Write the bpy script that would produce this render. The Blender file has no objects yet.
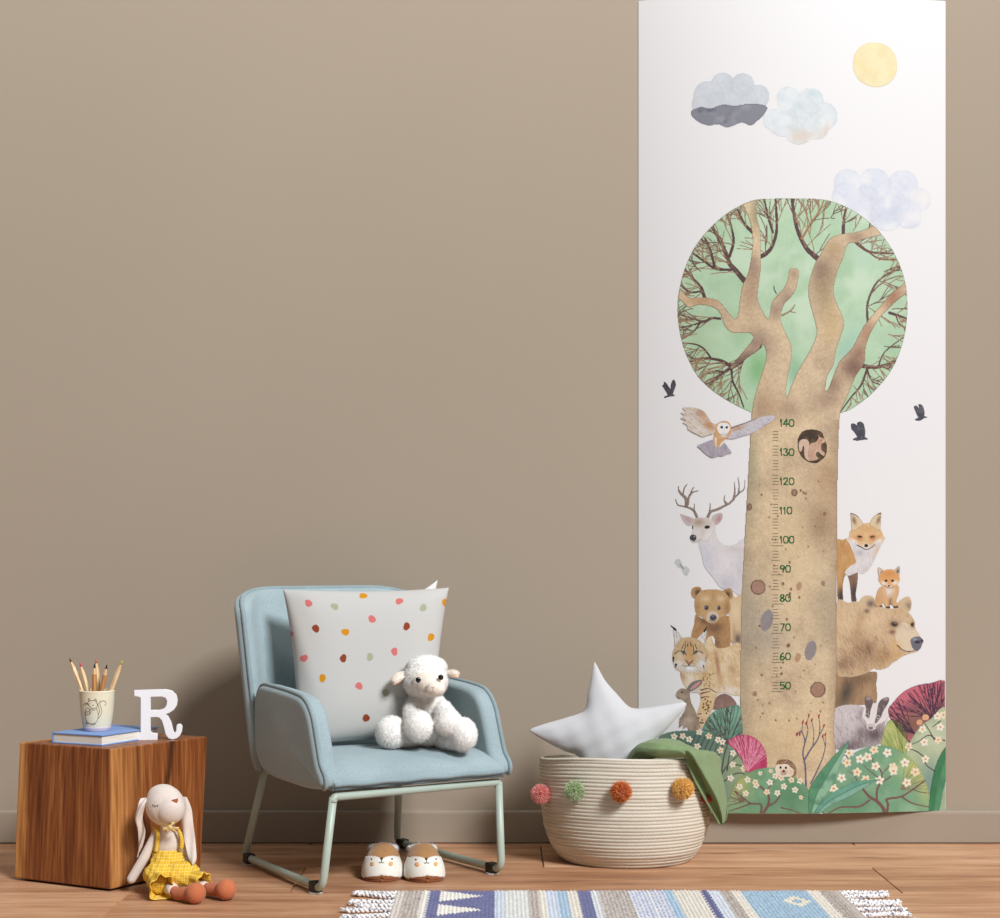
import bpy, math, random
import numpy as np
from mathutils import Vector, Matrix
R = random.Random(7)
rng = np.random.default_rng(7)
F = 1630.0            # focal length in pixels of the 1000 px wide frame
HOR = 560.0           # picture row of the horizon
CAMH = 0.633
DW = 3.65             # camera to wall
scene = bpy.context.scene
COL = scene.collection

def P(px, py, d):
    """point seen at (px,py) at distance d from the camera plane"""
    return Vector(((px-500)*d/F, d-DW, CAMH-(py-HOR)*d/F))
def lin(c):
    c = np.asarray(c, float)/255.0
    return np.where(c <= 0.04045, c/12.92, ((c+0.055)/1.055)**2.4)
def L4(c): 
    l = lin(c); return (float(l[0]), float(l[1]), float(l[2]), 1.0)

# ---------------------------------------------------------------- materials
def mat(name):
    m = bpy.data.materials.new(name); m.use_nodes = True
    nt = m.node_tree; b = nt.nodes['Principled BSDF']
    return m, nt, b
def N(nt, t, **kw):
    n = nt.nodes.new(t)
    for k, v in kw.items():
        if k in n.inputs.keys(): n.inputs[k].default_value = v
        else: setattr(n, k, v)
    return n
def ramp(nt, fac, stops):
    r = nt.nodes.new('ShaderNodeValToRGB'); e = r.color_ramp.elements
    while len(e) < len(stops): e.new(0.5)
    for i, (p, c) in enumerate(stops): e[i].position = p; e[i].color = c
    nt.links.new(fac, r.inputs[0]); return r.outputs[0]
def coords(nt, scale=(1,1,1), kind='Object', rot=(0,0,0)):
    t = nt.nodes.new('ShaderNodeTexCoord'); m = nt.nodes.new('ShaderNodeMapping')
    m.inputs['Scale'].default_value = scale; m.inputs['Rotation'].default_value = rot
    nt.links.new(t.outputs[kind], m.inputs[0]); return m.outputs[0]
def bump(nt, b, h, strength=0.3, dist=0.001):
    n = nt.nodes.new('ShaderNodeBump'); n.inputs['Strength'].default_value = strength; n.inputs['Distance'].default_value = dist
    nt.links.new(h, n.inputs['Height']); nt.links.new(n.outputs[0], b.inputs['Normal'])
def noise(nt, co, scale, detail=3, rough=0.5):
    n = N(nt, 'ShaderNodeTexNoise'); n.inputs['Scale'].default_value = scale; n.inputs['Detail'].default_value = detail; n.inputs['Roughness'].default_value = rough
    nt.links.new(co, n.inputs['Vector']); return n.outputs[0]

def fabric(name, c, c2=None, scale=900, rough=0.95, bs=0.35, dist=0.0008, sheen=0.2, patch=14):
    m, nt, b = mat(name)
    co = coords(nt)
    c2 = c2 or tuple(max(0, x-22) for x in c)
    n1 = noise(nt, co, scale, 2); n2 = noise(nt, co, patch, 3)
    mx = N(nt, 'ShaderNodeMath', operation='ADD'); 
    ml = N(nt, 'ShaderNodeMath', operation='MULTIPLY'); ml.inputs[1].default_value = 0.7
    nt.links.new(n1, ml.inputs[0])
    ml2 = N(nt, 'ShaderNodeMath', operation='MULTIPLY'); ml2.inputs[1].default_value = 0.3
    nt.links.new(n2, ml2.inputs[0]); nt.links.new(ml.outputs[0], mx.inputs[0]); nt.links.new(ml2.outputs[0], mx.inputs[1])
    col = ramp(nt, mx.outputs[0], [(0.36, L4(c2)), (0.62, L4(c))])
    nt.links.new(col, b.inputs['Base Color'])
    b.inputs['Roughness'].default_value = rough; b.inputs['Sheen Weight'].default_value = sheen
    b.inputs['Specular IOR Level'].default_value = 0.2
    bump(nt, b, n1, bs, dist)
    return m
def plain(name, c, rough=0.6, var=8, scale=40, metal=0, spec=0.5):
    m, nt, b = mat(name)
    n1 = noise(nt, coords(nt), scale, 3)
    col = ramp(nt, n1, [(0.3, L4(tuple(max(0, x-var) for x in c))), (0.7, L4(c))])
    nt.links.new(col, b.inputs['Base Color'])
    b.inputs['Roughness'].default_value = rough; b.inputs['Metallic'].default_value = metal; b.inputs['Specular IOR Level'].default_value = spec
    return m
def vcol(name, rough=0.7, spec=0.3, bscale=0, bs=0.2, sheen=0, dist=0.0006):
    m, nt, b = mat(name)
    a = N(nt, 'ShaderNodeVertexColor', layer_name='Col')
    nt.links.new(a.outputs[0], b.inputs['Base Color'])
    b.inputs['Roughness'].default_value = rough; b.inputs['Specular IOR Level'].default_value = spec; b.inputs['Sheen Weight'].default_value = sheen
    if bscale: bump(nt, b, noise(nt, coords(nt), bscale, 2), bs, dist)
    return m
def wood(name, stops, grain=(14, 14, 1.2), det=6, rough=0.5, wave=0.12, bs=0.06):
    """grain runs along local z (scale small there)"""
    m, nt, b = mat(name)
    co = coords(nt, grain)
    n1 = noise(nt, co, 3.0, det, 0.62)
    w = N(nt, 'ShaderNodeTexWave', wave_type='BANDS', bands_direction='DIAGONAL'); w.inputs['Scale'].default_value = 2.2
    w.inputs['Distortion'].default_value = 9; w.inputs['Detail'].default_value = 4; w.inputs['Detail Scale'].default_value = 1.2
    nt.links.new(co, w.inputs['Vector'])
    mx = N(nt, 'ShaderNodeMix', data_type='FLOAT'); mx.inputs[0].default_value = wave
    nt.links.new(n1, mx.inputs[2]); nt.links.new(w.outputs[1], mx.inputs[3])
    col = ramp(nt, mx.outputs[0], stops)
    nt.links.new(col, b.inputs['Base Color']); b.inputs['Roughness'].default_value = rough
    bump(nt, b, mx.outputs[0], bs, 0.0006)
    return m, nt, b, col, mx.outputs[0]

# ---------------------------------------------------------------- mesh building
class MB:
    def __init__(s): s.v = []; s.f = []
    def add(s, v, f):
        o = len(s.v); s.v.extend([tuple(p) for p in v]); s.f.extend([tuple(i+o for i in q) for q in f])
    def box(s, c, h, M=None):
        v = [Vector((c[0]+h[0]*x, c[1]+h[1]*y, c[2]+h[2]*z)) for x in (-1,1) for y in (-1,1) for z in (-1,1)]
        if M: v = [M @ p for p in v]
        s.add(v, [(0,1,3,2),(4,6,7,5),(0,4,5,1),(2,3,7,6),(0,2,6,4),(1,5,7,3)])
    def ell(s, c, r, M=None, nu=24, nv=14):
        v = []; f = []
        for i in range(nv+1):
            a = -math.pi/2+math.pi*i/nv
            for j in range(nu):
                t = 2*math.pi*j/nu
                p = Vector((r[0]*math.cos(a)*math.cos(t), r[1]*math.cos(a)*math.sin(t), r[2]*math.sin(a)))
                if M: p = M @ p
                v.append(p+Vector(c))
        for i in range(nv):
            for j in range(nu):
                f.append((i*nu+j, i*nu+(j+1)%nu, (i+1)*nu+(j+1)%nu, (i+1)*nu+j))
        s.add(v, f)
    def tube(s, pts, r, seg=10, closed=False, cap=True, flat=None):
        pts = [Vector(p) for p in pts]; n = len(pts)
        rr = r if isinstance(r, (list, tuple)) else [r]*n
        v = []; f = []; up = None
        for i, p in enumerate(pts):
            if closed: t = pts[(i+1)%n]-pts[i-1]
            else: t = pts[min(i+1, n-1)]-pts[max(i-1, 0)]
            t.normalize()
            if up is None:
                up = Vector((0,0,1)) if abs(t.z) < 0.9 else Vector((1,0,0))
            a = t.cross(up)
            if a.length < 1e-6: a = t.orthogonal()
            a.normalize(); b2 = a.cross(t); b2.normalize(); up = b2
            for k in range(seg):
                q = 2*math.pi*k/seg
                v.append(p+a*rr[i]*math.cos(q)+b2*rr[i]*math.sin(q)*(flat or 1))
        m = n if closed else n-1
        for i in range(m):
            for k in range(seg):
                i2 = (i+1)%n
                f.append((i*seg+k, i*seg+(k+1)%seg, i2*seg+(k+1)%seg, i2*seg+k))
        if cap and not closed:
            f.append(tuple(range(seg))[::-1]); f.append(tuple((n-1)*seg+k for k in range(seg)))
        s.add(v, f)
    def cap(s, a, b, ra, rb, seg=16):
        """capsule from a to b with radii ra, rb"""
        a = Vector(a); b = Vector(b); t = (b-a).normalized(); pts = []; rr = []
        for k in range(5):
            q = math.pi/2*(1-k/4); pts.append(a-t*ra*math.sin(q)); rr.append(max(1e-5, ra*math.cos(q)))
        for k in range(1, 6): pts.append(a.lerp(b, k/6)); rr.append(ra+(rb-ra)*k/6)
        for k in range(5):
            q = math.pi/2*k/4; pts.append(b+t*rb*math.sin(q)); rr.append(max(1e-5, rb*math.cos(q)))
        s.tube(pts, rr, seg)
    def lathe(s, c, prof, seg=48, sx=1, sy=1):
        v = []; f = []; n = len(prof)
        for r, z in prof:
            for k in range(seg):
                q = 2*math.pi*k/seg; v.append((c[0]+r*sx*math.cos(q), c[1]+r*sy*math.sin(q), c[2]+z))
        for i in range(n-1):
            for k in range(seg): f.append((i*seg+k, i*seg+(k+1)%seg, (i+1)*seg+(k+1)%seg, (i+1)*seg+k))
        s.add(v, f)
    def grid(s, pts):
        """pts[i][j] -> quads"""
        n = len(pts); m = len(pts[0])
        s.add([p for row in pts for p in row], [(i*m+j, i*m+j+1, (i+1)*m+j+1, (i+1)*m+j) for i in range(n-1) for j in range(m-1)])
    def build(s, name, m, parent=None, smooth=True, local=False, bevel=0, sub=0):
        v = s.v
        if parent is not None and not local:
            Mi = IM[parent.name]; v = [Mi @ Vector(p) for p in v]
        me = bpy.data.meshes.new(name); me.from_pydata([tuple(p) for p in v], [], s.f); me.update()
        if smooth: me.polygons.foreach_set('use_smooth', [True]*len(me.polygons))
        return link(name, me, m, parent, bevel, sub)
IM = {}
def link(name, me, m, parent=None, bevel=0, sub=0):
    o = bpy.data.objects.new(name, me); COL.objects.link(o)
    if m is not None: me.materials.append(m)
    if parent is not None:
        o.parent = parent; IM[o.name] = IM[parent.name]
    else: IM[o.name] = Matrix.Identity(4)
    if bevel:
        b = o.modifiers.new('bevel', 'BEVEL'); b.width = bevel; b.segments = 3; b.limit_method = 'ANGLE'; b.angle_limit = 0.7
        b.harden_normals = False
    if sub:
        b = o.modifiers.new('sub', 'SUBSURF'); b.levels = sub; b.render_levels = sub
    return o
def tag(o, label, cat, group=None, kind=None):
    if label: o['label'] = label
    if cat: o['category'] = cat
    if group: o['group'] = group
    if kind: o['kind'] = kind
    return o
def thing(name, loc, rz, label, cat, group=None):
    o = bpy.data.objects.new(name, None); COL.objects.link(o)
    o.location = loc; o.rotation_euler = (0, 0, rz); o.empty_display_size = 0.02
    M = Matrix.Translation(Vector(loc)) @ Matrix.Rotation(rz, 4, 'Z')
    IM[o.name] = M.inverted()
    return tag(o, label, cat, group)
def setcol(me, cols, dom='POINT'):
    a = me.color_attributes.new('Col', 'FLOAT_COLOR', dom)
    c = np.ones((len(cols), 4), np.float32); c[:, :3] = cols
    a.data.foreach_set('color', c.ravel())
def npmesh(name, V, Fq):
    me = bpy.data.meshes.new(name)
    me.vertices.add(len(V)); me.vertices.foreach_set('co', np.asarray(V, np.float32).ravel())
    Fq = np.asarray(Fq, np.int32); k = Fq.shape[1]
    me.loops.add(Fq.size); me.loops.foreach_set('vertex_index', Fq.ravel())
    me.polygons.add(len(Fq)); me.polygons.foreach_set('loop_start', np.arange(0, Fq.size, k, dtype=np.int32))
    me.update(calc_edges=True)
    me.polygons.foreach_set('use_smooth', np.ones(len(Fq), bool))
    me.validate()
    return me
def remesh(mb, voxel, smooth=6, name='tmp'):
    """one continuous skin round all the closed shapes of mb"""
    me = bpy.data.meshes.new(name); me.from_pydata([tuple(p) for p in mb.v], [], mb.f); me.update()
    o = bpy.data.objects.new(name, me); COL.objects.link(o)
    m = o.modifiers.new('r', 'REMESH'); m.mode = 'VOXEL'; m.voxel_size = voxel
    if smooth:
        m = o.modifiers.new('s', 'SMOOTH'); m.factor = 0.5; m.iterations = smooth
    dg = bpy.context.evaluated_depsgraph_get(); dg.update()
    e = o.evaluated_get(dg); me2 = bpy.data.meshes.new_from_object(e)
    bpy.data.objects.remove(o); bpy.data.meshes.remove(me)
    me2.polygons.foreach_set('use_smooth', [True]*len(me2.polygons))
    return me2
def tolocal(me, parent):
    me.transform(IM[parent.name]); return me
def catmull(pts, n=8, closed=False):
    pts = [Vector(p) for p in pts]; out = []; m = len(pts)
    rngi = range(m if closed else m-1)
    for i in rngi:
        if closed: p0, p1, p2, p3 = pts[i-1], pts[i], pts[(i+1)%m], pts[(i+2)%m]
        else: p0, p1, p2, p3 = pts[max(i-1,0)], pts[i], pts[i+1], pts[min(i+2,m-1)]
        for k in range(n):
            t = k/n
            out.append(0.5*((2*p1)+(p2-p0)*t+(2*p0-5*p1+4*p2-p3)*t*t+(3*p1-p0-3*p2+p3)*t**3))
    if not closed: out.append(pts[-1])
    return out

def fur_strands(me, n, length, width, seed=1, lean=0.5, down=0.0):
    """n little tapered tufts standing on the mesh; returns verts, faces"""
    r = np.random.default_rng(seed)
    me.calc_loop_triangles()
    nt_ = len(me.loop_triangles)
    tri = np.empty(nt_*3, np.int32); me.loop_triangles.foreach_get('vertices', tri); tri = tri.reshape(-1, 3)
    co = np.empty(len(me.vertices)*3, np.float32); me.vertices.foreach_get('co', co); co = co.reshape(-1, 3)
    A, B, C = co[tri[:,0]], co[tri[:,1]], co[tri[:,2]]
    nr = np.cross(B-A, C-A); ar = np.linalg.norm(nr, axis=1); nr /= ar[:,None]+1e-12
    idx = r.choice(nt_, n, p=ar/ar.sum())
    u = r.random(n); v = r.random(n); sw = u+v > 1; u[sw] = 1-u[sw]; v[sw] = 1-v[sw]
    p = A[idx]+(B-A)[idx]*u[:,None]+(C-A)[idx]*v[:,None]; nn = nr[idx]
    d = nn+r.normal(0, lean, (n,3)); d[:,2] -= down; d /= np.linalg.norm(d, axis=1)[:,None]
    t = np.cross(d, r.normal(0,1,(n,3))); t /= np.linalg.norm(t, axis=1)[:,None]+1e-9
    b = np.cross(d, t); l = length*(0.6+0.8*r.random((n,1)))
    p = p-nn*length*0.15
    w = width
    V = np.concatenate([p+t*w, p-t*w*0.5+b*w*0.87, p-t*w*0.5-b*w*0.87, p+d*l], 1).reshape(-1, 3)
    k = np.arange(n)[:,None]*4
    Fc = np.concatenate([k+np.array([[0,1,3]]), k+np.array([[1,2,3]]), k+np.array([[2,0,3]])], 0)
    return V, Fc
EXPOSURE = 0.0
WORLD_COL = (0.93, 0.97, 1.0, 1); WORLD_STR = 0.12
LAMP = (37, 36, 25.0, 6.0, 7150, (0.985, 1.0, 1.03))      # azimuth from the wall normal, elevation, distance, size, watts, colour
FL = [(138, 96, 68), (178, 130, 96), (204, 158, 122), (218, 178, 142)]
WALL = (160, 147, 130)
WASH = 25
BW = [(92, 46, 18), (122, 66, 30), (142, 84, 42), (170, 110, 62)]
CHB = (163, 181, 185)
PWHITE = 0.70
# ================================================================ camera, light
cam = bpy.data.cameras.new('camera'); camo = bpy.data.objects.new('camera', cam); COL.objects.link(camo)
cam.sensor_width = 36; cam.sensor_fit = 'HORIZONTAL'; cam.lens = 36*F/1000; cam.shift_y = (HOR-459)/1000
camo.location = (0, -DW, CAMH); camo.rotation_euler = (math.pi/2, 0, 0); scene.camera = camo
cam.clip_start = 0.05
vs = scene.view_settings; vs.view_transform = 'Standard'; vs.look = 'None'; vs.gamma = 1; vs.exposure = EXPOSURE; vs.use_curve_mapping = False
w = bpy.data.worlds.new('world'); scene.world = w; w.use_nodes = True
w.node_tree.nodes['Background'].inputs[0].default_value = WORLD_COL
w.node_tree.nodes['Background'].inputs[1].default_value = WORLD_STR
az, el = math.radians(LAMP[0]), math.radians(LAMP[1]); to = Vector((math.sin(az)*math.cos(el), -math.cos(az)*math.cos(el), math.sin(el)))
l = bpy.data.lights.new('window_daylight', 'AREA'); l.shape = 'RECTANGLE'; l.size = LAMP[3]; l.size_y = LAMP[3]; l.energy = LAMP[4]; l.color = LAMP[5]
lo = bpy.data.objects.new('window_daylight', l); COL.objects.link(lo); lo.location = Vector((-0.3, 0, 1.0))+to*LAMP[2]
lo.rotation_euler = (-to).to_track_quat('-Z', 'Y').to_euler()

# added fill light, no visible fixture: brightens the upper wall
l = bpy.data.lights.new('wall_wash_fill', 'AREA'); l.shape = 'RECTANGLE'; l.size = 5.0; l.size_y = 0.25; l.energy = WASH; l.color = (1.0, 0.99, 0.97)
lo = bpy.data.objects.new('wall_wash_fill', l); COL.objects.link(lo); lo.location = (0, -1.0, 2.95)
lo.rotation_euler = (Vector((0, 0, 1.5))-Vector((0, -1.0, 2.95))).to_track_quat('-Z', 'Y').to_euler()

# ================================================================ room
# plank floor: every board a slab of one floor mesh, colour index per board
rows = [0.0, -0.035, -0.29, -0.55, -0.81, -1.07, -1.33, -1.59, -1.85, -2.11, -2.37, -2.63, -2.89, -3.15, -3.41, -3.67]
joints = {1: [0.09], 2: [-0.40, 0.765], 3: [-0.705], 4: [0.3]}
mb = MB(); tints = []; offs = []
rows = [0.03, -0.035+0.0, -0.29, -0.553, -0.81, -1.07, -1.33, -1.59, -1.85, -2.11, -2.37, -2.63, -2.89, -3.15, -3.41, -3.67]
for i in range(len(rows)-1):
    y1, y0 = rows[i], rows[i+1]
    js = sorted(joints.get(i, [R.uniform(-1.2, 1.2)])); lo = js[0]; hi = js[-1]
    while lo > -3: lo -= 1.21; js.insert(0, lo)
    while hi < 3: hi += 1.21; js.append(hi)
    for k in range(len(js)-1):
        g = 0.0007; e = 0.0012
        x0, x1 = js[k]+g, js[k+1]-g; a0, a1 = y0+g, y1-g
        mb.add([(x0,a0,-.004),(x1,a0,-.004),(x1,a1,-.004),(x0,a1,-.004),(x0+e,a0+e,0),(x1-e,a0+e,0),(x1-e,a1-e,0),(x0+e,a1-e,0)],
               [(4,5,6,7),(0,1,5,4),(1,2,6,5),(2,3,7,6),(3,0,4,7)])
        t = R.random(); o_ = R.random()*20
        tints += [(t, o_/20, 0)]*8
mb.add([(-3.2,-3.7,-.0041),(3.2,-3.7,-.0041),(3.2,.03,-.0041),(-3.2,.03,-.0041)], [(0,1,2,3)]); tints += [(0,0,1)]*4
m, nt, b = mat('laminate_floor')
a = N(nt, 'ShaderNodeVertexColor', layer_name='Col'); sp = N(nt, 'ShaderNodeSeparateColor'); nt.links.new(a.outputs[0], sp.inputs[0])
tc = N(nt, 'ShaderNodeTexCoord'); ad = N(nt, 'ShaderNodeVectorMath', operation='MULTIPLY_ADD')
nt.links.new(a.outputs[0], ad.inputs[0]); ad.inputs[1].default_value = (7, 13, 0); nt.links.new(tc.outputs['Object'], ad.inputs[2])
mp = N(nt, 'ShaderNodeMapping'); mp.inputs['Scale'].default_value = (1.6, 13, 1); nt.links.new(ad.outputs[0], mp.inputs[0])
n1 = noise(nt, mp.outputs[0], 1.5, 8, 0.62)
mp2 = N(nt, 'ShaderNodeMapping'); mp2.inputs['Scale'].default_value = (5, 110, 1); nt.links.new(ad.outputs[0], mp2.inputs[0])
n2 = noise(nt, mp2.outputs[0], 1.5, 4, 0.6)
mp3 = N(nt, 'ShaderNodeMapping'); mp3.inputs['Scale'].default_value = (2.6, 14, 1); nt.links.new(ad.outputs[0], mp3.inputs[0])
vor = N(nt, 'ShaderNodeTexVoronoi'); vor.inputs['Scale'].default_value = 1.1; nt.links.new(mp3.outputs[0], vor.inputs['Vector'])
knot = ramp(nt, vor.outputs['Distance'], [(0.05, (1,1,1,1)), (0.17, (0,0,0,1))])
mx = N(nt, 'ShaderNodeMix', data_type='FLOAT'); mx.inputs[0].default_value = 0.3; nt.links.new(n1, mx.inputs[2]); nt.links.new(n2, mx.inputs[3])
t1 = N(nt, 'ShaderNodeMath', operation='MULTIPLY_ADD'); nt.links.new(sp.outputs[0], t1.inputs[0]); t1.inputs[1].default_value = 0.10; nt.links.new(mx.outputs[0], t1.inputs[2])
col = ramp(nt, t1.outputs[0], [(0.36, L4(FL[0])), (0.50, L4(FL[1])), (0.62, L4(FL[2])), (0.74, L4(FL[3]))])
mk = N(nt, 'ShaderNodeMix', data_type='RGBA'); nt.links.new(col, mk.inputs[6]); mk.inputs[7].default_value = L4((88, 58, 40))
kf = N(nt, 'ShaderNodeMath', operation='MULTIPLY'); kf.inputs[1].default_value = 0.55; nt.links.new(knot, kf.inputs[0]); nt.links.new(kf.outputs[0], mk.inputs[0])
dk = N(nt, 'ShaderNodeMix', data_type='RGBA'); nt.links.new(mk.outputs[2], dk.inputs[6]); dk.inputs[7].default_value = L4((40, 28, 20)); nt.links.new(sp.outputs[2], dk.inputs[0])
nt.links.new(dk.outputs[2], b.inputs['Base Color'])
b.inputs['Roughness'].default_value = 0.42; b.inputs['Specular IOR Level'].default_value = 0.35
bump(nt, b, n2, 0.12, 0.0005)
fl = mb.build('floor', m, None, smooth=False); setcol(fl.data, tints); tag(fl, None, None, None, 'structure')

m, nt, b = mat('wall_paint')
n1 = noise(nt, coords(nt), 420, 2); n2 = noise(nt, coords(nt), 1.3, 3)
col = ramp(nt, n2, [(0.3, L4(WALL)), (0.7, L4(tuple(x+3 for x in WALL)))])
nt.links.new(col, b.inputs['Base Color']); b.inputs['Roughness'].default_value = 0.75; b.inputs['Specular IOR Level'].default_value = 0.25
bump(nt, b, n1, 0.12, 0.0006); wall_m = m
mb = MB(); mb.box((0, 0.04, 1.2), (3.2, 0.04, 1.22)); wl = mb.build('wall_back', wall_m, None, smooth=False); tag(wl, None, None, None, 'structure')
base_m = plain('baseboard_paint', WALL, 0.5, 3, 6, spec=0.35)
mb = MB(); BH = 0.073
prof = [(0.0, 0.0), (-0.012, 0.0), (-0.012, BH-0.006), (-0.0112, BH-0.002), (-0.009, BH), (0.0, BH)]
v = [(x, y, z if z > 0.01 else 0.0025) for x in (-3.2, 3.2) for y, z in prof]; n = len(prof)
mb.add(v, [(i, (i+1)%n, n+(i+1)%n, n+i) for i in range(n)]+[tuple(range(n))[::-1], tuple(range(n, 2*n))])
bb = mb.build('baseboard_back', base_m, None, smooth=False); tag(bb, None, None, None, 'structure')

# ================================================================ solid wood block
BX = (-.742, 3.108-DW); BR = math.radians(60.0)
Rv = Vector((math.cos(BR), math.sin(BR), 0)); Lv = Vector((-math.sin(BR), math.cos(BR), 0))
def box_pt(r, l, z): return Vector((BX[0], BX[1], 0))+Rv*r+Lv*l+Vector((0, 0, z))
BT = 0.2726
blk = thing('wooden_block_table', (BX[0], BX[1], 0), BR, 'solid brown wood block side table standing on the floor at the far left', 'side table')
m, nt, b, colw, fac = wood('acacia_wood', [(0.30, L4(BW[0])), (0.45, L4(BW[1])), (0.56, L4(BW[2])), (0.70, L4(BW[3]))], grain=(26, 26, 1.3), det=8, rough=0.42)
# pale sapwood streaks near two corners and one dark crack, part of the wood itself
tc = N(nt, 'ShaderNodeTexCoord'); sx = N(nt, 'ShaderNodeSeparateXYZ'); nt.links.new(tc.outputs['Object'], sx.inputs[0])
def mathn(op, a, bq, c=None):
    q = N(nt, 'ShaderNodeMath', operation=op)
    for i, z in enumerate((a, bq, c)):
        if z is None: continue
        if isinstance(z, (int, float)): q.inputs[i].default_value = z
        else: nt.links.new(z, q.inputs[i])
    return q.outputs[0]
wob = noise(nt, coords(nt, (1, 1, 1.2)), 6, 3)
l1 = mathn('ADD', sx.outputs[1], mathn('MULTIPLY', wob, 0.03))         # left edge sapwood
s1 = N(nt, 'ShaderNodeMapRange'); s1.inputs[1].default_value = 0.228; s1.inputs[2].default_value = 0.242; nt.links.new(l1, s1.inputs[0])
fr = mathn('ADD', mathn('MULTIPLY', sx.outputs[0], 1.0), mathn('MULTIPLY', sx.outputs[2], 0.16)) # streaks on right face leaning
s2 = N(nt, 'ShaderNodeMapRange'); s2.inputs[1].default_value = 0.12; s2.inputs[2].default_value = 0.02; s2.inputs[3].default_value = 0; s2.inputs[4].default_value = 0.75
nt.links.new(mathn('ADD', sx.outputs[0], mathn('MULTIPLY', sx.outputs[2], 0.1)), s2.inputs[0])
onr = N(nt, 'ShaderNodeMapRange'); onr.inputs[1].default_value = 0.006; onr.inputs[2].default_value = 0.0; nt.links.new(sx.outputs[1], onr.inputs[0])
s2m = mathn('MULTIPLY', s2.outputs[0], onr.outputs[0])
smax = mathn('MAXIMUM', s1.outputs[0], s2m)
sap = ramp(nt, fac, [(0.3, L4((150, 96, 48))), (0.5, L4((192, 132, 72))), (0.7, L4((214, 160, 98)))])
mxs = N(nt, 'ShaderNodeMix', data_type='RGBA'); nt.links.new(smax, mxs.inputs[0]); nt.links.new(colw, mxs.inputs[6]); nt.links.new(sap, mxs.inputs[7])
# dark streak
dd = mathn('ABSOLUTE', mathn('SUBTRACT', mathn('ADD', sx.outputs[0], mathn('MULTIPLY', wob, 0.02)), mathn('MULTIPLY_ADD', sx.outputs[2], 0.16, 0.128)), None)
ds = N(nt, 'ShaderNodeMapRange'); ds.inputs[1].default_value = 0.013; ds.inputs[2].default_value = 0.003; ds.inputs[4].default_value = 0.8; nt.links.new(dd, ds.inputs[0])
zz = N(nt, 'ShaderNodeMapRange'); zz.inputs[1].default_value = 0.14; zz.inputs[2].default_value = 0.2; nt.links.new(sx.outputs[2], zz.inputs[0])
dm = mathn('MULTIPLY', mathn('MULTIPLY', ds.outputs[0], zz.outputs[0]), onr.outputs[0])
mxd = N(nt, 'ShaderNodeMix', data_type='RGBA'); nt.links.new(dm, mxd.inputs[0]); nt.links.new(mxs.outputs[2], mxd.inputs[6]); mxd.inputs[7].default_value = L4((48, 24, 12))
nt.links.new(mxd.outputs[2], b.inputs['Base Color'])
mb = MB()
def lc(x, y): q = Vector((x, y, 0)); return (q.dot(Rv), q.dot(Lv))
bot = [lc(0,0), lc(.1315,.22), lc(-.09,.333), lc(-.22,.116)]; top = [lc(0,0), lc(.145,.220), lc(-.074,.333), lc(-.2085,.116)]
mb.add([(x,y,0.0045) for x,y in bot]+[(x,y,BT) for x,y in top], [(3,2,1,0),(4,5,6,7),(0,1,5,4),(1,2,6,5),(2,3,7,6),(3,0,4,7)])
mb.build('body', m, blk, smooth=False, local=True, bevel=0.003)
mb = MB(); mb.box((0.122, 0.122, 0.0025), (0.112, 0.112, 0.0024)); mb.build('plinth', plain('dark_plinth', (30,22,16)), blk, smooth=False, local=True)

# ================================================================ book
bk_a = math.radians(64); A = P(102, 745.6, 3.158); A.z = BT
bk = thing('book', A, bk_a, 'closed book with a sky blue cover lying flat on the wood block', 'book')
bl_m = fabric('blue_cloth_cover', (122, 160, 214), (100, 138, 198), 1200, 0.7, 0.1)
BTK = 0.021
mb = MB(); mb.box((0.086, 0.061, 0.00125), (0.0875, 0.0625, 0.00125)); mb.build('back_cover', bl_m, bk, False, True, 0.0006)
mb = MB(); mb.box((0.086, 0.061, BTK-0.00125), (0.0875, 0.0625, 0.00125)); mb.build('front_cover', bl_m, bk, False, True, 0.0006)
mb = MB(); mb.box((0.086, 0.1222, BTK/2), (0.0875, 0.0013, BTK/2-0.0006)); mb.build('spine', bl_m, bk, False, True, 0.0006)
m, nt, b = mat('page_edges')
n1 = noise(nt, coords(nt, (1, 1, 60)), 18, 3); nt.links.new(ramp(nt, n1, [(0.3, L4((214,206,190))), (0.65, L4((240,236,226)))]), b.inputs['Base Color']); b.inputs['Roughness'].default_value = 0.8
mb = MB(); mb.box((0.086, 0.0605, BTK/2), (0.0855, 0.0595, BTK/2-0.0024)); mb.build('pages', m, bk, False, True)

# ================================================================ cup with squirrel drawing and six pencils
CUPD = 3.245; CB = BT+BTK
cc = P(97, 700, CUPD); cc.z = CB
cup = thing('pencil_cup', cc, 0, 'small cream cup with a line drawn squirrel standing on the blue book', 'cup')
cup_m = plain('cream_glaze', (232, 224, 196), 0.45, 5, 30, spec=0.45)
prof = [(r_*0.945, z_*0.965) for r_, z_ in [(0.0,0.0016),(0.020,0.0016),(0.0235,0.0),(0.0262,0.0012),(0.0280,0.006),(0.0308,0.018),(0.0335,0.036),(0.0352,0.056),(0.0364,0.078),(0.0368,0.0815),(0.0362,0.083),(0.0352,0.0815),(0.034,0.06),(0.031,0.03),(0.027,0.01),(0.0,0.006)]]
def prof_r(z):
    pp = prof[4:9]
    for (r0,z0),(r1,z1) in zip(pp, pp[1:]):
        if z <= z1: return r0+(r1-r0)*max(0,(z-z0))/(z1-z0)
    return pp[-1][0]
mb = MB(); mb.lathe((0,0,0), catmull([(r,z,0) for r,z in prof[3:9]], 4) and [(p.x,p.y) for p in catmull([(r,z,0) for r,z in prof], 3)], 56)
mb.build('body', cup_m, cup, True, True)
mb = MB(); mb.lathe((0,0,0), [(0.0249,0.0008),(0.0270,0.006),(0.0276,0.0083),(0.0271,0.0084),(0.0244,0.001)], 56)
tag(mb.build('foot_band', plain('lilac_glaze', (208, 192, 204), 0.5, 4), cup, True, True), 'lilac band around the foot', None)
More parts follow.
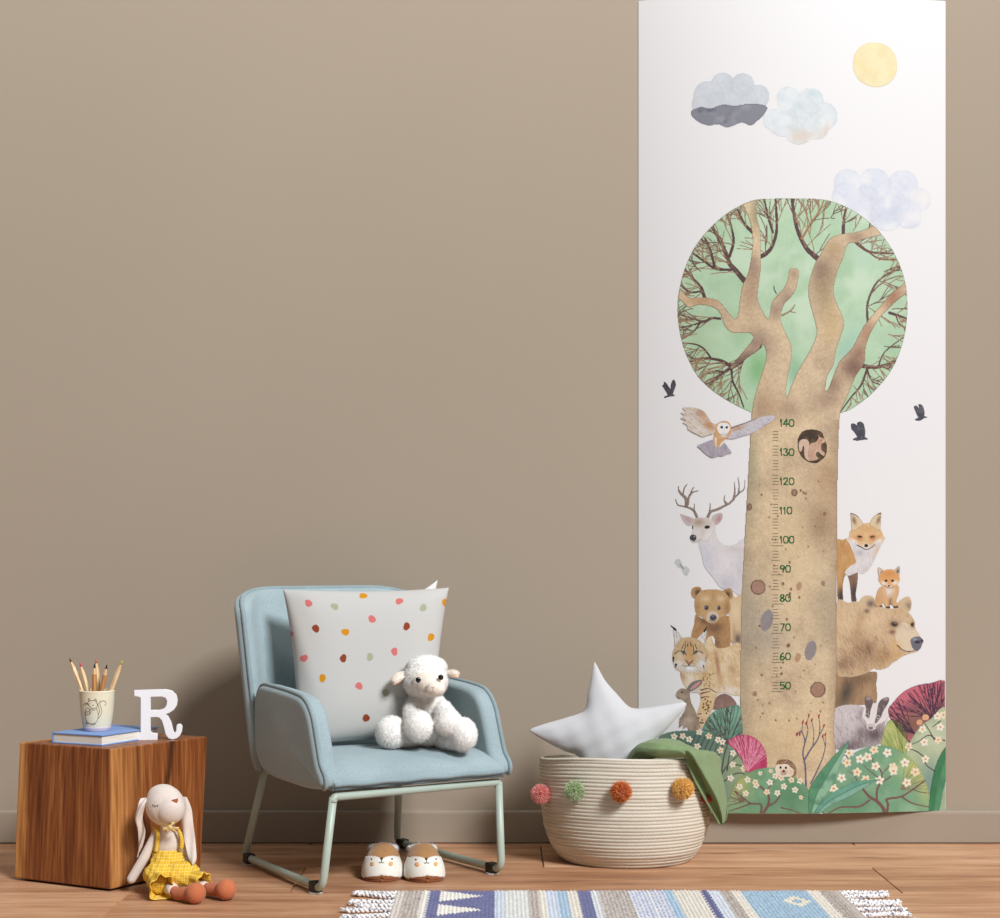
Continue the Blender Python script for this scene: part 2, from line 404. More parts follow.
Q = [[(355,380),(362,376),(372,380),(380,392),(384,410),(376,424),(362,430),(345,424),(332,410),(322,398),(326,388),(340,380),(355,380)],
     [(330,384),(328,370),(334,366),(340,380)],[(366,378),(372,368),(380,378),(378,390)],
     [(322,398),(310,396),(300,402)],[(318,404),(304,410)],[(312,392),(290,408)],
     [(306,440),(304,462),(306,490),(316,512),(330,524),(352,526),(372,518),(384,496),(388,470),(384,444),(376,424)],
     [(306,440),(312,428),(322,426),(332,430),(336,446),(330,466),(318,470),(310,458),(306,440)],
     [(332,430),(344,440),(340,460),(330,466)],[(316,440),(324,452),(330,442)],
     [(312,512),(306,522),(318,526),(326,520)],[(344,524),(350,532),(366,528),(368,520)],
     [(384,496),(398,478),(408,450),(404,420),(398,402),(404,388),(418,382),(430,390),(432,404),(424,410)],
     [(388,470),(396,450),(394,430),(388,410),(392,392),(404,382)],[(340,396),(330,402),(324,396)],[(350,430),(358,440),(372,436)]]
mb = MB()
def on_cup(zx, zy, lift=0.0003):
    px = 40+zx/6.25; py = 640+zy/6.25
    z = max(0.004, CAMH-(py-HOR)*(CUPD-0.035)/F-CB); r = prof_r(z)
    dx = (px-97)*(CUPD-0.035)/F; dx = max(-r*0.98, min(r*0.98, dx)); r += lift
    return Vector((dx, -math.sqrt(r*r-dx*dx), z))
for q in Q: mb.tube([on_cup(p.x, p.y) for p in catmull([(x,y,0) for x,y in q], 5)], 0.00042, 5)
for ex, ey, er in ((358,408,0.0011),(322,452,0.0009)): mb.ell(on_cup(ex, ey), (er, 0.0004, er), None, 10, 6)
tag(mb.build('squirrel_drawing', plain('ink', (58,56,52), 0.7), cup, True, True), 'black line drawing of a squirrel', None)

wood_lt, *_ = wood('pencil_cedar_light', [(0.3, L4((222,184,132))), (0.6, L4((240,212,166))), (0.8, L4((246,224,186)))], (40,40,3), 4, 0.5)
wood_dk, *_ = wood('pencil_cedar_warm', [(0.3, L4((170,112,62))), (0.6, L4((200,144,88))), (0.8, L4((214,162,104)))], (40,40,3), 4, 0.5)
tipwood = plain('sharpened_wood', (226, 190, 142), 0.6, 12)
pens = [((69.5,658),(84,694),0.012,wood_lt,(96,52,40),'brown'),((79.8,662.5),(89,694),0.004,wood_lt,(206,62,108),'pink'),
        ((94.6,663.5),(94,694),-0.014,wood_dk,(36,34,66),'dark blue'),((96,659),(99,694),0.014,wood_lt,(206,112,96),'coral'),
        ((107,664.5),(101,694),-0.010,wood_dk,(24,24,44),'black'),((122.3,660.5),(110,694),0.002,wood_lt,(232,208,40),'yellow')]
lab = {'brown':'wooden pencil with a brown tip leaning furthest left in the cup','pink':'wooden pencil with a pink tip, second from the left in the cup',
 'dark blue':'upright wooden pencil with a dark blue tip at the front of the cup','coral':'pale wooden pencil with a coral tip behind the middle of the cup',
 'black':'short tan pencil with a black tip just right of the middle of the cup','yellow':'wooden pencil with a yellow tip leaning right in the cup'}
for (tp, rp, dz, wm, tc_, nm) in pens:
    T = P(tp[0], tp[1], CUPD+dz); Rm = P(rp[0], rp[1], CUPD+dz*0.7); D = (Rm-T).normalized()
    Ln = (T.z-(CB+0.009))/(-D.z); B = T+D*Ln
    for _ in range(40):     # keep the foot inside the bowl of the cup
        h = Vector((B.x-cc.x, B.y-cc.y))
        if h.length < prof_r(B.z-CB)-0.0088: break
        Ln -= 0.002; B = T+D*Ln
    D = -D
    pn = thing('pencil', B, 0, lab[nm], 'pencil', 'colouring pencils in the cup')
    L = (T-B).length; r = 0.0045
    def rg(t): return B+D*t
    mb = MB(); mb.tube([rg(0), rg(L-0.021)], r, 6); sh = mb.build('shaft', wm, pn, smooth=False)
    mb = MB(); mb.tube([rg(L-0.0212), rg(L-0.0075)], [r*1.0, 0.0018], 6, cap=False); mb.build('sharpened_cone', tipwood, pn, smooth=False)
    mb = MB(); mb.tube([rg(L-0.0085), rg(L-0.001), rg(L)], [0.0022, 0.0009, 0.0004], 10); tag(mb.build('lead_tip', plain('lead_'+nm.replace(' ','_'), tc_, 0.5, 6), pn), nm+' lead tip', None)

# ================================================================ letter R
rd = 3.272; ra = math.radians(14)
O = P(158, 700, rd); O.z = BT
let = thing('letter_ornament', O, ra, 'white wooden letter R with slab serifs standing on the wood block', 'letter')
out = [(593,312),(790,312),(826,322),(850,346),(857,378),(852,412),(834,440),(806,458),(780,466),(800,484),(818,520),(830,572),(840,594),(850,590),(854,572),(856,546),(864,538),(880,538),(887,548),(884,580),(872,606),(852,624),(826,630),(802,622),(786,596),(776,552),(764,510),(748,488),(726,483),(689,483),(689,578),(700,590),(732,594),(732,630),(590,630),(590,594),(622,590),(632,578),(632,362),(624,352),(593,346)]
hole = [(689,352),(760,352),(786,362),(796,384),(792,412),(778,434),(752,444),(689,444)]
def lp(q): 
    px = 40+q[0]/6.25; py = 640+q[1]/6.25
    return ((px-158)*rd/F*0.985, max(0, (740.8-py)*rd/F*0.97))
cu = bpy.data.curves.new('letter', 'CURVE'); cu.dimensions = '2D'; cu.fill_mode = 'BOTH'; cu.extrude = 0.0065; cu.bevel_depth = 0.0008; cu.bevel_resolution = 2
for ring in (out, hole):
    s_ = cu.splines.new('POLY'); s_.points.add(len(ring)-1); s_.use_cyclic_u = True
    for i, q in enumerate(ring):
        x, z = lp(q); s_.points[i].co = (x, z, 0, 1)
tmp = bpy.data.objects.new('tmp_letter', cu); COL.objects.link(tmp); dg = bpy.context.evaluated_depsgraph_get(); dg.update()
me = bpy.data.meshes.new_from_object(tmp.evaluated_get(dg)); bpy.data.objects.remove(tmp)
me.transform(Matrix.Rotation(math.pi/2, 4, 'X')); zmin = min(v.co.z for v in me.vertices); me.transform(Matrix.Translation((0,0,-zmin)))
link('letter_body', me, plain('white_lacquer', (236,236,239), 0.35, 3, 20, spec=0.4), let)
# ================================================================ armchair  (local axes: x right, y back, z up)
CA = math.radians(32.5); CC = Vector((-.276, -.302, 0))
chair = thing('armchair', CC, CA, 'small light blue fabric armchair on a pale green metal sled frame', 'armchair')
CM = Matrix.Translation(CC) @ Matrix.Rotation(CA, 4, 'Z')
blue = fabric('duck_egg_fabric', CHB, tuple(x-26 for x in CHB), 650, 0.95, 0.5, 0.0008, 0.25, 10)
pipe_m = fabric('piping_fabric', tuple(x-14 for x in CHB), tuple(x-38 for x in CHB), 650, 0.95, 0.4)
# backrest: wrap-round shell
def back_b0(t): return 0.130+0.072*t
def back_pt(a, z, off):
    """a: arc length across, z height, off: outward offset"""
    t = (z-0.2)/0.37
    b0 = back_b0(t); fl = 0.115+0.012*t; rr = 0.095
    s = 1 if a >= 0 else -1; x = abs(a)
    if x <= fl: u, b, n = x, b0, (0, 1)
    else:
        th = (x-fl)/rr; u = fl+rr*math.sin(th); b = b0-rr*(1-math.cos(th)); n = (math.sin(th), math.cos(th))
    return Vector((s*(u+n[0]*off), b+n[1]*off, z))
def back_half(z):
    t = (z-0.2)/0.37; w_ = 0.232+0.020*t
    if z < 0.262: w_ -= 0.045*(1-math.sqrt(max(0, 1-((0.262-z)/0.06)**2)))
    zt = 0.573; r = 0.055; rh = 0.14
    if z > zt-r: w_ = w_-rh+rh*math.sqrt(max(0, 1-((z-zt+r)/r)**2))
    return w_
nz, na = 26, 40; pts_i = []; pts_o = []
zs = [0.205+0.06*(i/6)**2 for i in range(6)]+[0.265+(0.573-0.265)*(1-(1-i/(nz-6))**1.5) for i in range(nz-5)]
def rim_path(off):
    zz_ = [0.205+0.06*(i/6)**2 for i in range(6)]+[0.265+0.253*i/12 for i in range(13)]+[0.518+0.055*math.sin(math.pi/2*i/8) for i in range(1, 9)]
    L_ = [back_pt(-back_half(z), z, off) for z in zz_]; R_ = [back_pt(back_half(z), z, off) for z in zz_]
    hw = back_half(0.573); top_ = [back_pt(-hw+2*hw*i/20, 0.573, off) for i in range(1, 20)]
    return L_+top_+R_[::-1]
v = []; f = []
TH = 0.034
def prof_th(e): return math.sqrt(max(0.0, 1-(1-min(1, e/0.02))**2))     # rounded rim
rows_i = []; rows_o = []
for z in zs:
    hw = back_half(z); ri = []; ro = []
    for j in range(na+1):
        q = -1+2*j/na; q = math.copysign(1-(1-abs(q))**1.35, q); a_ = q*hw
        e = min((1-abs(q))*hw, (0.573-z)*0.9+0.0001); k = prof_th(e)
        pad = 0.010*min(1, e/0.09)
        ri.append(back_pt(a_, z, -(TH/2*k)-pad)); ro.append(back_pt(a_, z, TH/2*k))
    rows_i.append(ri); rows_o.append(ro)
mb = MB(); mb.grid(rows_i); mb.grid([r[::-1] for r in rows_o])
mb.grid([rows_o[0], rows_i[0]])
mb.build('backrest', blue, chair, True, True)
mb = MB(); mb.tube(rim_path(0), 0.0048, 10); mb.build('piping', pipe_m, chair, True, True)

def puff(name, prof, u0, u1, bulge, mm, parent, rnd=0.012, axis_flip=False):
    """side profile (y,z) swept over x from u0 to u1 with rounded shoulders and slightly swollen faces"""
    pr = catmull([(0,y,z) for y,z in prof], 6, True); n = len(pr); cy = sum(p.y for p in pr)/n; cz = sum(p.z for p in pr)/n
    def inset(d):
        o = []
        for i, p in enumerate(pr):
            t = (pr[(i+1)%n]-pr[i-1]).normalized(); nr = Vector((0, t.z, -t.y))
            if nr.dot(Vector((0, p.y-cy, p.z-cz))) < 0: nr = -nr
            o.append(Vector((0, p.y-nr.y*d, p.z-nr.z*d)))
        return o
    rings = []
    def side(sg, u):
        rs = []
        for k in range(6):
            q = math.pi/2*k/5; rs.append((u+sg*(-rnd+rnd*math.sin(q)), inset(rnd*(1-math.cos(q)))))
        base = rs[-1][1]
        for k in range(1, 9):
            s_ = 1-k/8.0; ring = [Vector((0, cy+(p.y-cy)*s_, cz+(p.z-cz)*s_)) for p in base]
            rs.append((u+sg*bulge*(1-s_*s_)**2, ring))
        return rs
    A_ = side(-1, u0)[::-1]; B_ = side(1, u1)
    mb = MB(); allr = A_+B_
    v = []; f = []
    for u, ring in allr: v += [(u, p.y, p.z) for p in ring]
    for i in range(len(allr)-1):
        for k in range(n): f.append((i*n+k, i*n+(k+1)%n, (i+1)*n+(k+1)%n, (i+1)*n+k))
    mb.add(v, f)
    o = mb.build(name, mm, parent, True, True)
    return o, pr
armp = [(.076,.250),(.081,.30),(.080,.350),(.055,.380),(.0,.381),(-.09,.375),(-.140,.366),(-.172,.338),(-.192,.29),(-.208,.25),(-.229,.224),(-.221,.205),(-.16,.198),(-.06,.200),(.01,.204),(.050,.216)]
for sg in (-1, 1):
    u_out, u_in = 0.214, 0.170
    prof_a = armp
    o, pr = puff('armrest', prof_a, u_in if sg > 0 else -u_out, u_out if sg > 0 else -u_in, 0.003, blue, chair)
    uo = sg*(u_out-0.0095)
    pc = (sum(p.y for p in pr)/len(pr), sum(p.z for p in pr)/len(pr))
    pth = []
    for i, p in enumerate(pr):
        t_ = (pr[(i+1)%len(pr)]-pr[i-1]).normalized(); n_ = Vector((0, t_.z, -t_.y))
        if n_.dot(Vector((0, p.y-pc[0], p.z-pc[1]))) < 0: n_ = -n_
        pth.append(Vector((uo, p.y, p.z))+n_*0.0008)
    # piping runs up the rear edge, over the top and down the front
    i0 = min(range(len(pth)), key=lambda i: (pth[i].y-0.080)**2+(pth[i].z-0.275)**2); 
    i1 = min(range(len(pth)), key=lambda i: (pth[i].y+0.222)**2+(pth[i].z-0.206)**2)
    mb = MB(); mb.tube(pth[i0:i1+1], 0.0046, 10); mb.build('piping', pipe_m, o, True, True)
# seat
v = []; f = []
def seat_top(u, b):
    q = max(0, min(1, (b+0.232)/0.12)); fr = math.sqrt(max(0, 1-(1-q)**2))
    return 0.214+0.046*fr**0.9*(1-0.14*(u/0.175)**2)-0.006*max(0, b)/0.13
nu, nb = 30, 34; rows_t = []
bs_ = [-0.232+0.36*(i/nb)**1.5 for i in range(nb+1)]
for b_ in bs_:
    rows_t.append([Vector((-0.190+0.380*j/nu, b_, seat_top(-0.190+0.380*j/nu, b_))) for j in range(nu+1)])
rows_b = [[Vector((p.x, p.y+ (0.006 if i == 0 else 0), 0.2)) for p in r] for i, r in enumerate(rows_t)]
mb = MB(); mb.grid(rows_t); mb.grid([r[::-1] for r in rows_b]); mb.grid([rows_b[0], rows_t[0]]); mb.grid([rows_t[-1], rows_b[-1]])
mb.grid([[rows_t[i][0], rows_b[i][0]] for i in range(nb+1)]); mb.grid([[rows_b[i][-1], rows_t[i][-1]] for i in range(nb+1)])
seat = mb.build('seat', blue, chair, True, True)
mb = MB(); mb.tube(catmull([(-.188+.376*i/14, -.232+0.0006*math.sin(i*2.1), .211+0.0008*math.sin(i*1.9)) for i in range(15)], 4), 0.0048, 10); mb.build('piping', pipe_m, seat, True, True)
# metal frame
met = plain('pale_green_steel', (176, 190, 176), 0.38, 5, 30, 0.0, 0.5)
cap_m = plain('black_plastic', (26, 26, 28), 0.5, 4)
pad_m = plain('clear_pad', (196, 198, 200), 0.3, 3)
TR = 0.0078
def fillet(pts, r, n=6):
    out = [Vector(pts[0])]
    for i in range(1, len(pts)-1):
        p0, p1, p2 = map(Vector, pts[i-1:i+2]); a = (p0-p1).normalized(); c = (p2-p1).normalized()
        s0, s1 = p1+a*r, p1+c*r
        for k in range(n+1):
            t = k/n; out.append((1-t)**2*s0+2*t*(1-t)*p1+t*t*s1)
    out.append(Vector(pts[-1])); return out
ZB = 0.0135
def wl(x, y, z):       # world point to chair axes
    q = IM[chair.name] @ Vector((x, y, 0)); return Vector((q.x, q.y, z))
LEGS = {-1: ((-.313,-.589,.188), (-.3345,-.580,ZB), (-.534,-.241,ZB), (-.480,-.315,.205), (-.3506,-.553), (-.5207,-.262)),
         1: ((-.003,-.382,.188), (.003,-.388,ZB), (-.226,-.066,ZB), (-.214,-.185,.205), (-.0151,-.361), (-.2146,-.085))}
for sg in (-1, 1):
    tf, cf, cr, tr, f1, f2 = LEGS[sg]
    pth = fillet([wl(*tf), wl(*cf), wl(*cr), wl(*tr)], 0.024)
    mb = MB(); mb.tube(pth, TR, 14); leg = mb.build('sled_leg', met, chair, True, True)
    a_, b_ = wl(*cf), wl(*cr); an = math.atan2((b_-a_).y, (b_-a_).x)
    for q in (f1, f2):
        t_ = ((wl(*q, ZB)-a_).dot(b_-a_))/(b_-a_).length_squared; c_ = a_.lerp(b_, t_)
        MM = Matrix.Translation(c_) @ Matrix.Rotation(an, 4, 'Z')
        mb = MB(); mb.box((0, 0, -0.0005), (0.012, 0.0098, 0.0098), MM); cp = mb.build('foot_cap', cap_m, leg, False, True, 0.002)
        mb = MB(); mb.lathe((c_.x, c_.y, 0.0003), [(0,0),(0.013,0),(0.013,0.003),(0,0.003)], 20); mb.build('foot_pad', pad_m, leg, False, True)
A_, B_r = wl(*LEGS[-1][0]), wl(*LEGS[1][0])
mb = MB(); mb.tube(fillet([A_+Vector((0,0,-.01)), A_, B_r, B_r+Vector((0,0,-.01))], 0.007), TR, 14); mb.build('front_rail', met, chair, True, True)
mb = MB(); mb.tube([wl(*LEGS[-1][3])-Vector((0,0,.003)), wl(*LEGS[1][3])-Vector((0,0,.003))], TR, 14); mb.build('rear_rail', met, chair, True, True)

# ================================================================ dotted cushion
DOTS = [(307.8,608,'p'),(333,612.6,'g'),(361.5,599.6,'m'),(396.7,606.7,'p'),(420.7,613.3,'g'),(444.4,604.4,'m'),(369.3,626.3,'p'),(314.8,634.8,'r'),(343,639.3,'m'),(403.7,633.3,'r'),(428.9,642.6,'m'),(288.8,637,'p'),(303.3,663.3,'p'),(341,665.6,'r'),(367.4,664,'g'),(391.5,659,'p'),(444.3,637,'p'),(321,685,'m'),(357,693,'p'),(383.3,699.6,'g'),(364,723.3,'r')]
DC = {'p':(196,108,104),'g':(156,162,134),'m':(196,134,26),'r':(134,62,36)}
def cushion(name, corners, T, mm, label, dots=None, n=200, pinch=0.05, group=None):
    TLc, TRc, BLc, BRc = corners
    base = (BLc+BRc)/2; nrm = (TRc-TLc).cross(BLc-TLc).normalized()
    if nrm.y > 0: nrm = -nrm
    q = np.linspace(-1, 1, n); X, Z = np.meshgrid(q, q)
    px_ = X*(1-pinch*(1-Z**2)*np.abs(X)); pz_ = Z*(1-pinch*(1-X**2)*np.abs(Z))
    def puffz(X, Z): return T*np.clip((1-X**4)*(1-Z**4), 0, 1)**0.42*(1-0.25*(X**2+Z**2)/2)
    H = puffz(X, Z)
    wr = 0.0016*np.sin(14*X+5*Z)*np.exp(-((1-np.abs(X))/0.22)**2)*(np.abs(X)<1)+0.0014*np.sin(13*Z-3*X)*np.exp(-((1-np.abs(Z))/0.2)**2)
    H = H+wr*(H>0.004)
    u = (px_+1)/2; t = (pz_+1)/2
    c = [np.array(k) for k in (TLc, TRc, BLc, BRc)]
    base3 = ((1-u)*t)[...,None]*c[0]+(u*t)[...,None]*c[1]+((1-u)*(1-t))[...,None]*c[2]+(u*(1-t))[...,None]*c[3]
    nn = np.array(nrm)
    Fr = base3+H[...,None]*nn; Bk = base3-H[...,None]*nn*0.8
    # picture position of the front for the dots
    V = np.concatenate([Fr.reshape(-1,3), Bk.reshape(-1,3)])
    I = np.arange(n*n).reshape(n, n)
    fq = np.stack([I[:-1,:-1], I[:-1,1:], I[1:,1:], I[1:,:-1]], -1).reshape(-1,4)
    fb = fq[:, ::-1]+n*n
    me = npmesh(name, V, np.concatenate([fq, fb]))
    colr = np.tile(lin(dots[1] if dots else (240,238,234)), (len(V),1))
    if dots:
        uu = u.ravel(); tt = t.ravel()
        sd = math.dist(c[0], c[1])
        for (dx, dy, k, seed) in dots[0]:
            r_ = np.random.default_rng(seed); ph = r_.random(2)*6
            ex = (uu-dx)*sd; ez = (tt-dy)*math.dist(c[0], c[2])
            an = np.arctan2(ez, ex); rad = dots[2]*(1+0.10*np.sin(2*an+ph[0])+0.06*np.sin(3*an+ph[1]))
            mk = np.hypot(ex, ez) < rad
            colr[:n*n][mk] = lin(DC[k])
    setcol(me, colr)
    return me
CT = (P(283,589.5,3.350), P(449,587.5,3.405), P(298,746,3.262), P(434,741,3.318))
def inv_bil(px, py):
    # cushion parameters of a picture point, by search on the projected corners
    cs = [(283,589.5),(449,587.5),(298,747),(434,742)]
    best = None
    g = np.linspace(0, 1, 221); U, Tt = np.meshgrid(g, g)
    PX = (1-U)*Tt*cs[0][0]+U*Tt*cs[1][0]+(1-U)*(1-Tt)*cs[2][0]+U*(1-Tt)*cs[3][0]
    PY = (1-U)*Tt*cs[0][1]+U*Tt*cs[1][1]+(1-U)*(1-Tt)*cs[2][1]+U*(1-Tt)*cs[3][1]
    i = np.argmin((PX-px)**2+(PY-py)**2); return U.ravel()[i], Tt.ravel()[i]
dd = [inv_bil(x, y)+(k, i) for i, (x, y, k) in enumerate(DOTS)]
me = cushion('cushion', CT, 0.052, None, '', (dd, (188,187,183), 0.0079), 300)
cu_o = link('throw_cushion', me, vcol('linen_print', 0.95, 0.15, 900, 0.3, 0.1), None)
tag(cu_o, 'square off-white cushion with scattered coloured dots leaning on the blue chair back', 'cushion')
# a plain white cushion almost hidden behind it
wc = (P(372,604,3.412), P(437.6,580,3.450), P(364,690,3.392), P(437,672,3.428))
me = cushion('white', wc, 0.012, None, '', None, 60, 0.16)
wo = link('throw_cushion', me, fabric('white_cotton', (228,227,224), (220,219,216), 900, 0.9, 0.2), None)
tag(wo, 'plain white cushion, only its top corner showing behind the dotted cushion', 'cushion')

# ================================================================ plush lamb
LD = 3.265
lamb = thing('plush_lamb', P(428, 749, LD), 0, 'white plush lamb sitting on the blue seat against the dotted cushion', 'plush toy')
def lp_(zx, zy, dz): return P(360+zx/7.064, 640+zy/7.064, LD+dz)
k = LD/F/7.064
wool = MB()
def E(zx, zy, dz, rx, ry, rz, M=None, mbb=None): (mbb or wool).ell(lp_(zx, zy, dz), (rx*k, rz*k, ry*k), M)
E(468, 590, 0.012, 158, 168, 150)                  # torso
E(465, 470, 0.004, 150, 110, 125)                  # chest
E(462, 280, -0.004, 160, 150, 140)                 # head
E(470, 195, 0.002, 145, 85, 130)                   # wool cap
wool.cap(lp_(365,500,-0.022), lp_(400,600,-0.050), 62*k, 92*k); E(412, 610, -0.056, 104, 112, 92)
wool.cap(lp_(585,490,-0.020), lp_(615,580,-0.046), 66*k, 92*k); E(622, 585, -0.052, 96, 96, 88)
wool.cap(lp_(350,690,0.0), lp_(235,660,-0.034), 80*k, 100*k); E(222, 655, -0.038, 114, 116, 96)
wool.cap(lp_(600,700,0.0), lp_(720,675,-0.036), 80*k, 96*k); E(728, 668, -0.040, 98, 118, 96)
me = tolocal(remesh(wool, 0.0022, 8), lamb)
plush = fabric('white_plush', (252,250,246), (240,236,228), 260, 1.0, 0.5, 0.001, 0.5, 30)
lb = link('body', me, plush, lamb)
V, Fc = fur_strands(me, 26000, 0.0042, 0.00055, 3, 0.55)
link('wool_pile', npmesh('wool_pile', V, Fc), plush, lamb)['kind'] = 'stuff'
mz = MB(); E(500, 320, -0.052, 100, 76, 78, None, mz); E(535, 345, -0.074, 66, 50, 46, None, mz); E(470, 300, -0.046, 96, 70, 60, None, mz)
me = tolocal(remesh(mz, 0.0018, 8), lamb); cream_p = fabric('cream_plush', (250,240,228), (242,228,212), 500, 1.0, 0.4, 0.0006, 0.4, 30)
muz = link('muzzle', me, cream_p, lamb)
V, Fc = fur_strands(me, 5000, 0.0022, 0.0004, 4, 0.6); link('muzzle_pile', npmesh('muzzle_pile', V, Fc), cream_p, muz)['kind'] = 'stuff'
pink_p = fabric('peach_lining', (236,198,170), (222,176,146), 500, 1.0, 0.3)
for pts, rr in (([(322,240,0.0),(272,262,-0.012),(228,300,-0.022)], 42), ([(620,232,0.004),(664,236,-0.004),(694,244,-0.008)], 34)):
    e = MB(); a = catmull([lp_(*q) for q in pts], 6); n_ = len(a)
    e.tube(a, [rr*k*(0.55+0.75*math.sin(math.pi*(0.12+0.80*i/(n_-1))))*0.95 for i in range(n_)], 16, flat=0.62)
    eo = e.build('ear', cream_p, lamb)
    e = MB(); a2 = [p+Vector((0.0015, -0.006, -0.005)) for p in a[2:-1]]; n2_ = len(a2)
    e.tube(a2, [rr*k*0.62*math.sin(math.pi*(0.12+0.78*i/(n2_-1))) for i in range(n2_)], 12, flat=0.62); tag(e.build('ear_lining', pink_p, eo), 'peach inner ear', None)
    me = eo.data; V, Fc = fur_strands(me, 1500, 0.003, 0.0004, 8, 0.5); link('ear_pile', npmesh('ear_pile', V, Fc), cream_p, eo)['kind'] = 'stuff'
eye_m = plain('black_glass', (10,10,12), 0.08, 2, spec=0.7)
for zx, zy, dz in ((411,282,-0.0755),(570,264,-0.072)):
    e = MB(); e.ell(lp_(zx,zy,dz), (19*k, 14*k, 20*k)); tag(e.build('eye', eye_m, lamb), 'shiny black eye', None)
thr = plain('brown_thread', (150,112,92), 0.8)
e = MB()
for pts in ([(505,330),(514,340),(526,332)],[(515,340),(515,360)],[(498,372),(514,364),(532,374)]):
    e.tube([lp_(x, y, -0.0975) for x, y in pts], 2.4*k, 6)
e.build('nose_stitching', thr, muz)
# ================================================================ rabbit doll
bun = thing('rabbit_doll', P(172, 890, 3.10), 0, 'linen rabbit doll in yellow checked overalls sitting against the wood block', 'doll')
linen = fabric('natural_linen', (226,214,204), (208,195,184), 800, 0.95, 0.4, 0.0006, 0.2, 40)
K = 3.1/F
bd = MB()
Hc = P(165, 805.5, 3.10)
bd.ell(Hc, (19.5*K, 17*K, 20.5*K), Matrix.Rotation(math.radians(-14), 3, 'Y'))
bd.ell(P(170, 809, 3.087), (15*K, 13*K, 15.5*K)); bd.ell(P(163, 797, 3.105), (16*K, 14*K, 13*K))
bd.cap(P(167, 822, 3.108), P(168, 834, 3.115), 6.5*K, 9*K)
bd.ell(P(168, 843, 3.118), (15*K, 10*K, 15*K)); bd.ell(P(168, 858, 3.12), (15.5*K, 11*K, 14*K)); bd.ell(P(170, 872, 3.115), (18*K, 13*K, 12*K))
bd.cap(P(156, 834, 3.115), P(144, 858, 3.105), 4.6*K, 5.0*K); bd.cap(P(144, 858, 3.105), P(131.5, 879, 3.10), 5.0*K, 4.8*K)
bd.cap(P(181, 836, 3.118), P(187, 858, 3.115), 4.6*K, 4.8*K); bd.cap(P(187,858,3.115), P(187, 872, 3.085), 4.8*K, 4.8*K)
bd.cap(P(165, 880, 3.105), P(176, 891, 3.035), 6.2*K, 4.6*K); bd.cap(P(178, 878, 3.105), P(211, 889, 3.062), 6.2*K, 4.6*K)
me = tolocal(remesh(bd, 0.0018, 5), bun); link('body', me, linen, bun)
# ears : folded long flaps
def flap(name, cen, wid, thick, mm, par, wav=0.0):
    c = catmull(cen, 6); n = len(c); rows_ = []
    mb = MB(); rf = []; rb = []
    for i, p in enumerate(c):
        t = i/(n-1); w_ = wid[0]+(wid[1]-wid[0])*t; w_ *= min(1, math.sin(math.pi*min(1, 0.12+t*0.95))**0.5+0.05) if t > 0.55 else 1
        f_, b_ = [], []
        for j in range(9):
            s_ = -1+j/4; e_ = math.sqrt(max(0, 1-s_*s_))
            off = Vector((s_*w_, wav*math.cos(s_*3.0+i*0.35), 0.0))
            f_.append(p+off+Vector((0, -thick*e_, 0))); b_.append(p+off+Vector((0, thick*e_, 0)))
        rf.append(f_); rb.append(b_)
    mb.grid(rf); mb.grid([r[::-1] for r in rb]); mb.grid([rb[0], rf[0]]); mb.grid([rf[-1], rb[-1]])
    return mb.build(name, mm, par)
flap('ear', [P(144.5,798,3.095),P(141.5,805,3.085),P(138.5,818,3.088),P(142,830,3.095),P(141,842,3.10),P(137.5,857,3.105)], (3.4*K, 4.2*K), 0.0022, linen, bun, 0.004)
flap('ear', [P(182,797,3.112),P(186,808,3.112),P(187.5,822,3.108),P(190,840,3.104),P(192.5,858,3.085),P(193,866,3.08)], (5.0*K, 6.2*K), 0.0024, linen, bun, 0.002)
# face
brn = fabric('rust_felt', (166,88,54), (146,72,42), 900, 0.9, 0.3)
def facepoint(px, py):
    # front of the head under a picture point
    o = Vector((0, -DW, CAMH)); d_ = (P(px, py, 3.1)-o).normalized(); from_me = [v for v in me.vertices]
    best = min(from_me, key=lambda v: ((v.co+Vector(bun.location))-o).cross(d_).length+0.02*max(0, (v.co.y+bun.location.y)-(3.10-DW)))
    return best.co+Vector(bun.location)
hb = bpy.data.objects[bun.children[0].name] if bun.children else None
def on_head(px, py, lift=0.0006):
    from mathutils.bvhtree import BVHTree
    global _bvh
    if '_bvh' not in globals():
        vs_ = [v.co+Vector(bun.location) for v in me.vertices]; _bvh = BVHTree.FromPolygons(vs_, [tuple(p.vertices) for p in me.polygons])
    o = Vector((0, -DW, CAMH)); d_ = (P(px, py, 3.1)-o).normalized()
    h = _bvh.ray_cast(o, d_)
    return (h[0]-d_*lift) if h[0] is not None else P(px, py, 3.08)
mb = MB()
tri = [(171,800.3),(174,799.2),(178,798.3),(178.2,800.5),(177,803),(174.2,801.9)]
cen = on_head(175.5, 800.6, 0.0022); ring = [on_head(x, y, 0.0008) for x, y in tri]; mid = [cen.lerp(r_, 0.6)+(cen-r_)*0+Vector((0,-0.0006,0)) for r_ in ring]
v_ = [cen]+mid+ring; n = len(tri)
mb.add(v_, [(0, 1+i, 1+(i+1)%n) for i in range(n)]+[(1+i, 1+n+i, 1+n+(i+1)%n, 1+(i+1)%n) for i in range(n)])
mb.build('nose', brn, bun)
mb = MB()
mb.tube([on_head(x, y) for x, y in [(152.4,804.4),(153.6,805.6),(155.4,806),(157.2,805.4),(158.4,804.4)]], 0.0005, 6)
for q in ([(153.4,805.4),(152.8,807)],[(155.2,806),(155.2,807.8)],[(157,805.5),(158,807.2)]): mb.tube([on_head(*p) for p in q], 0.0004, 6)
mb.build('eye_stitching', plain('dark_thread', (66,58,56), 0.8), bun)
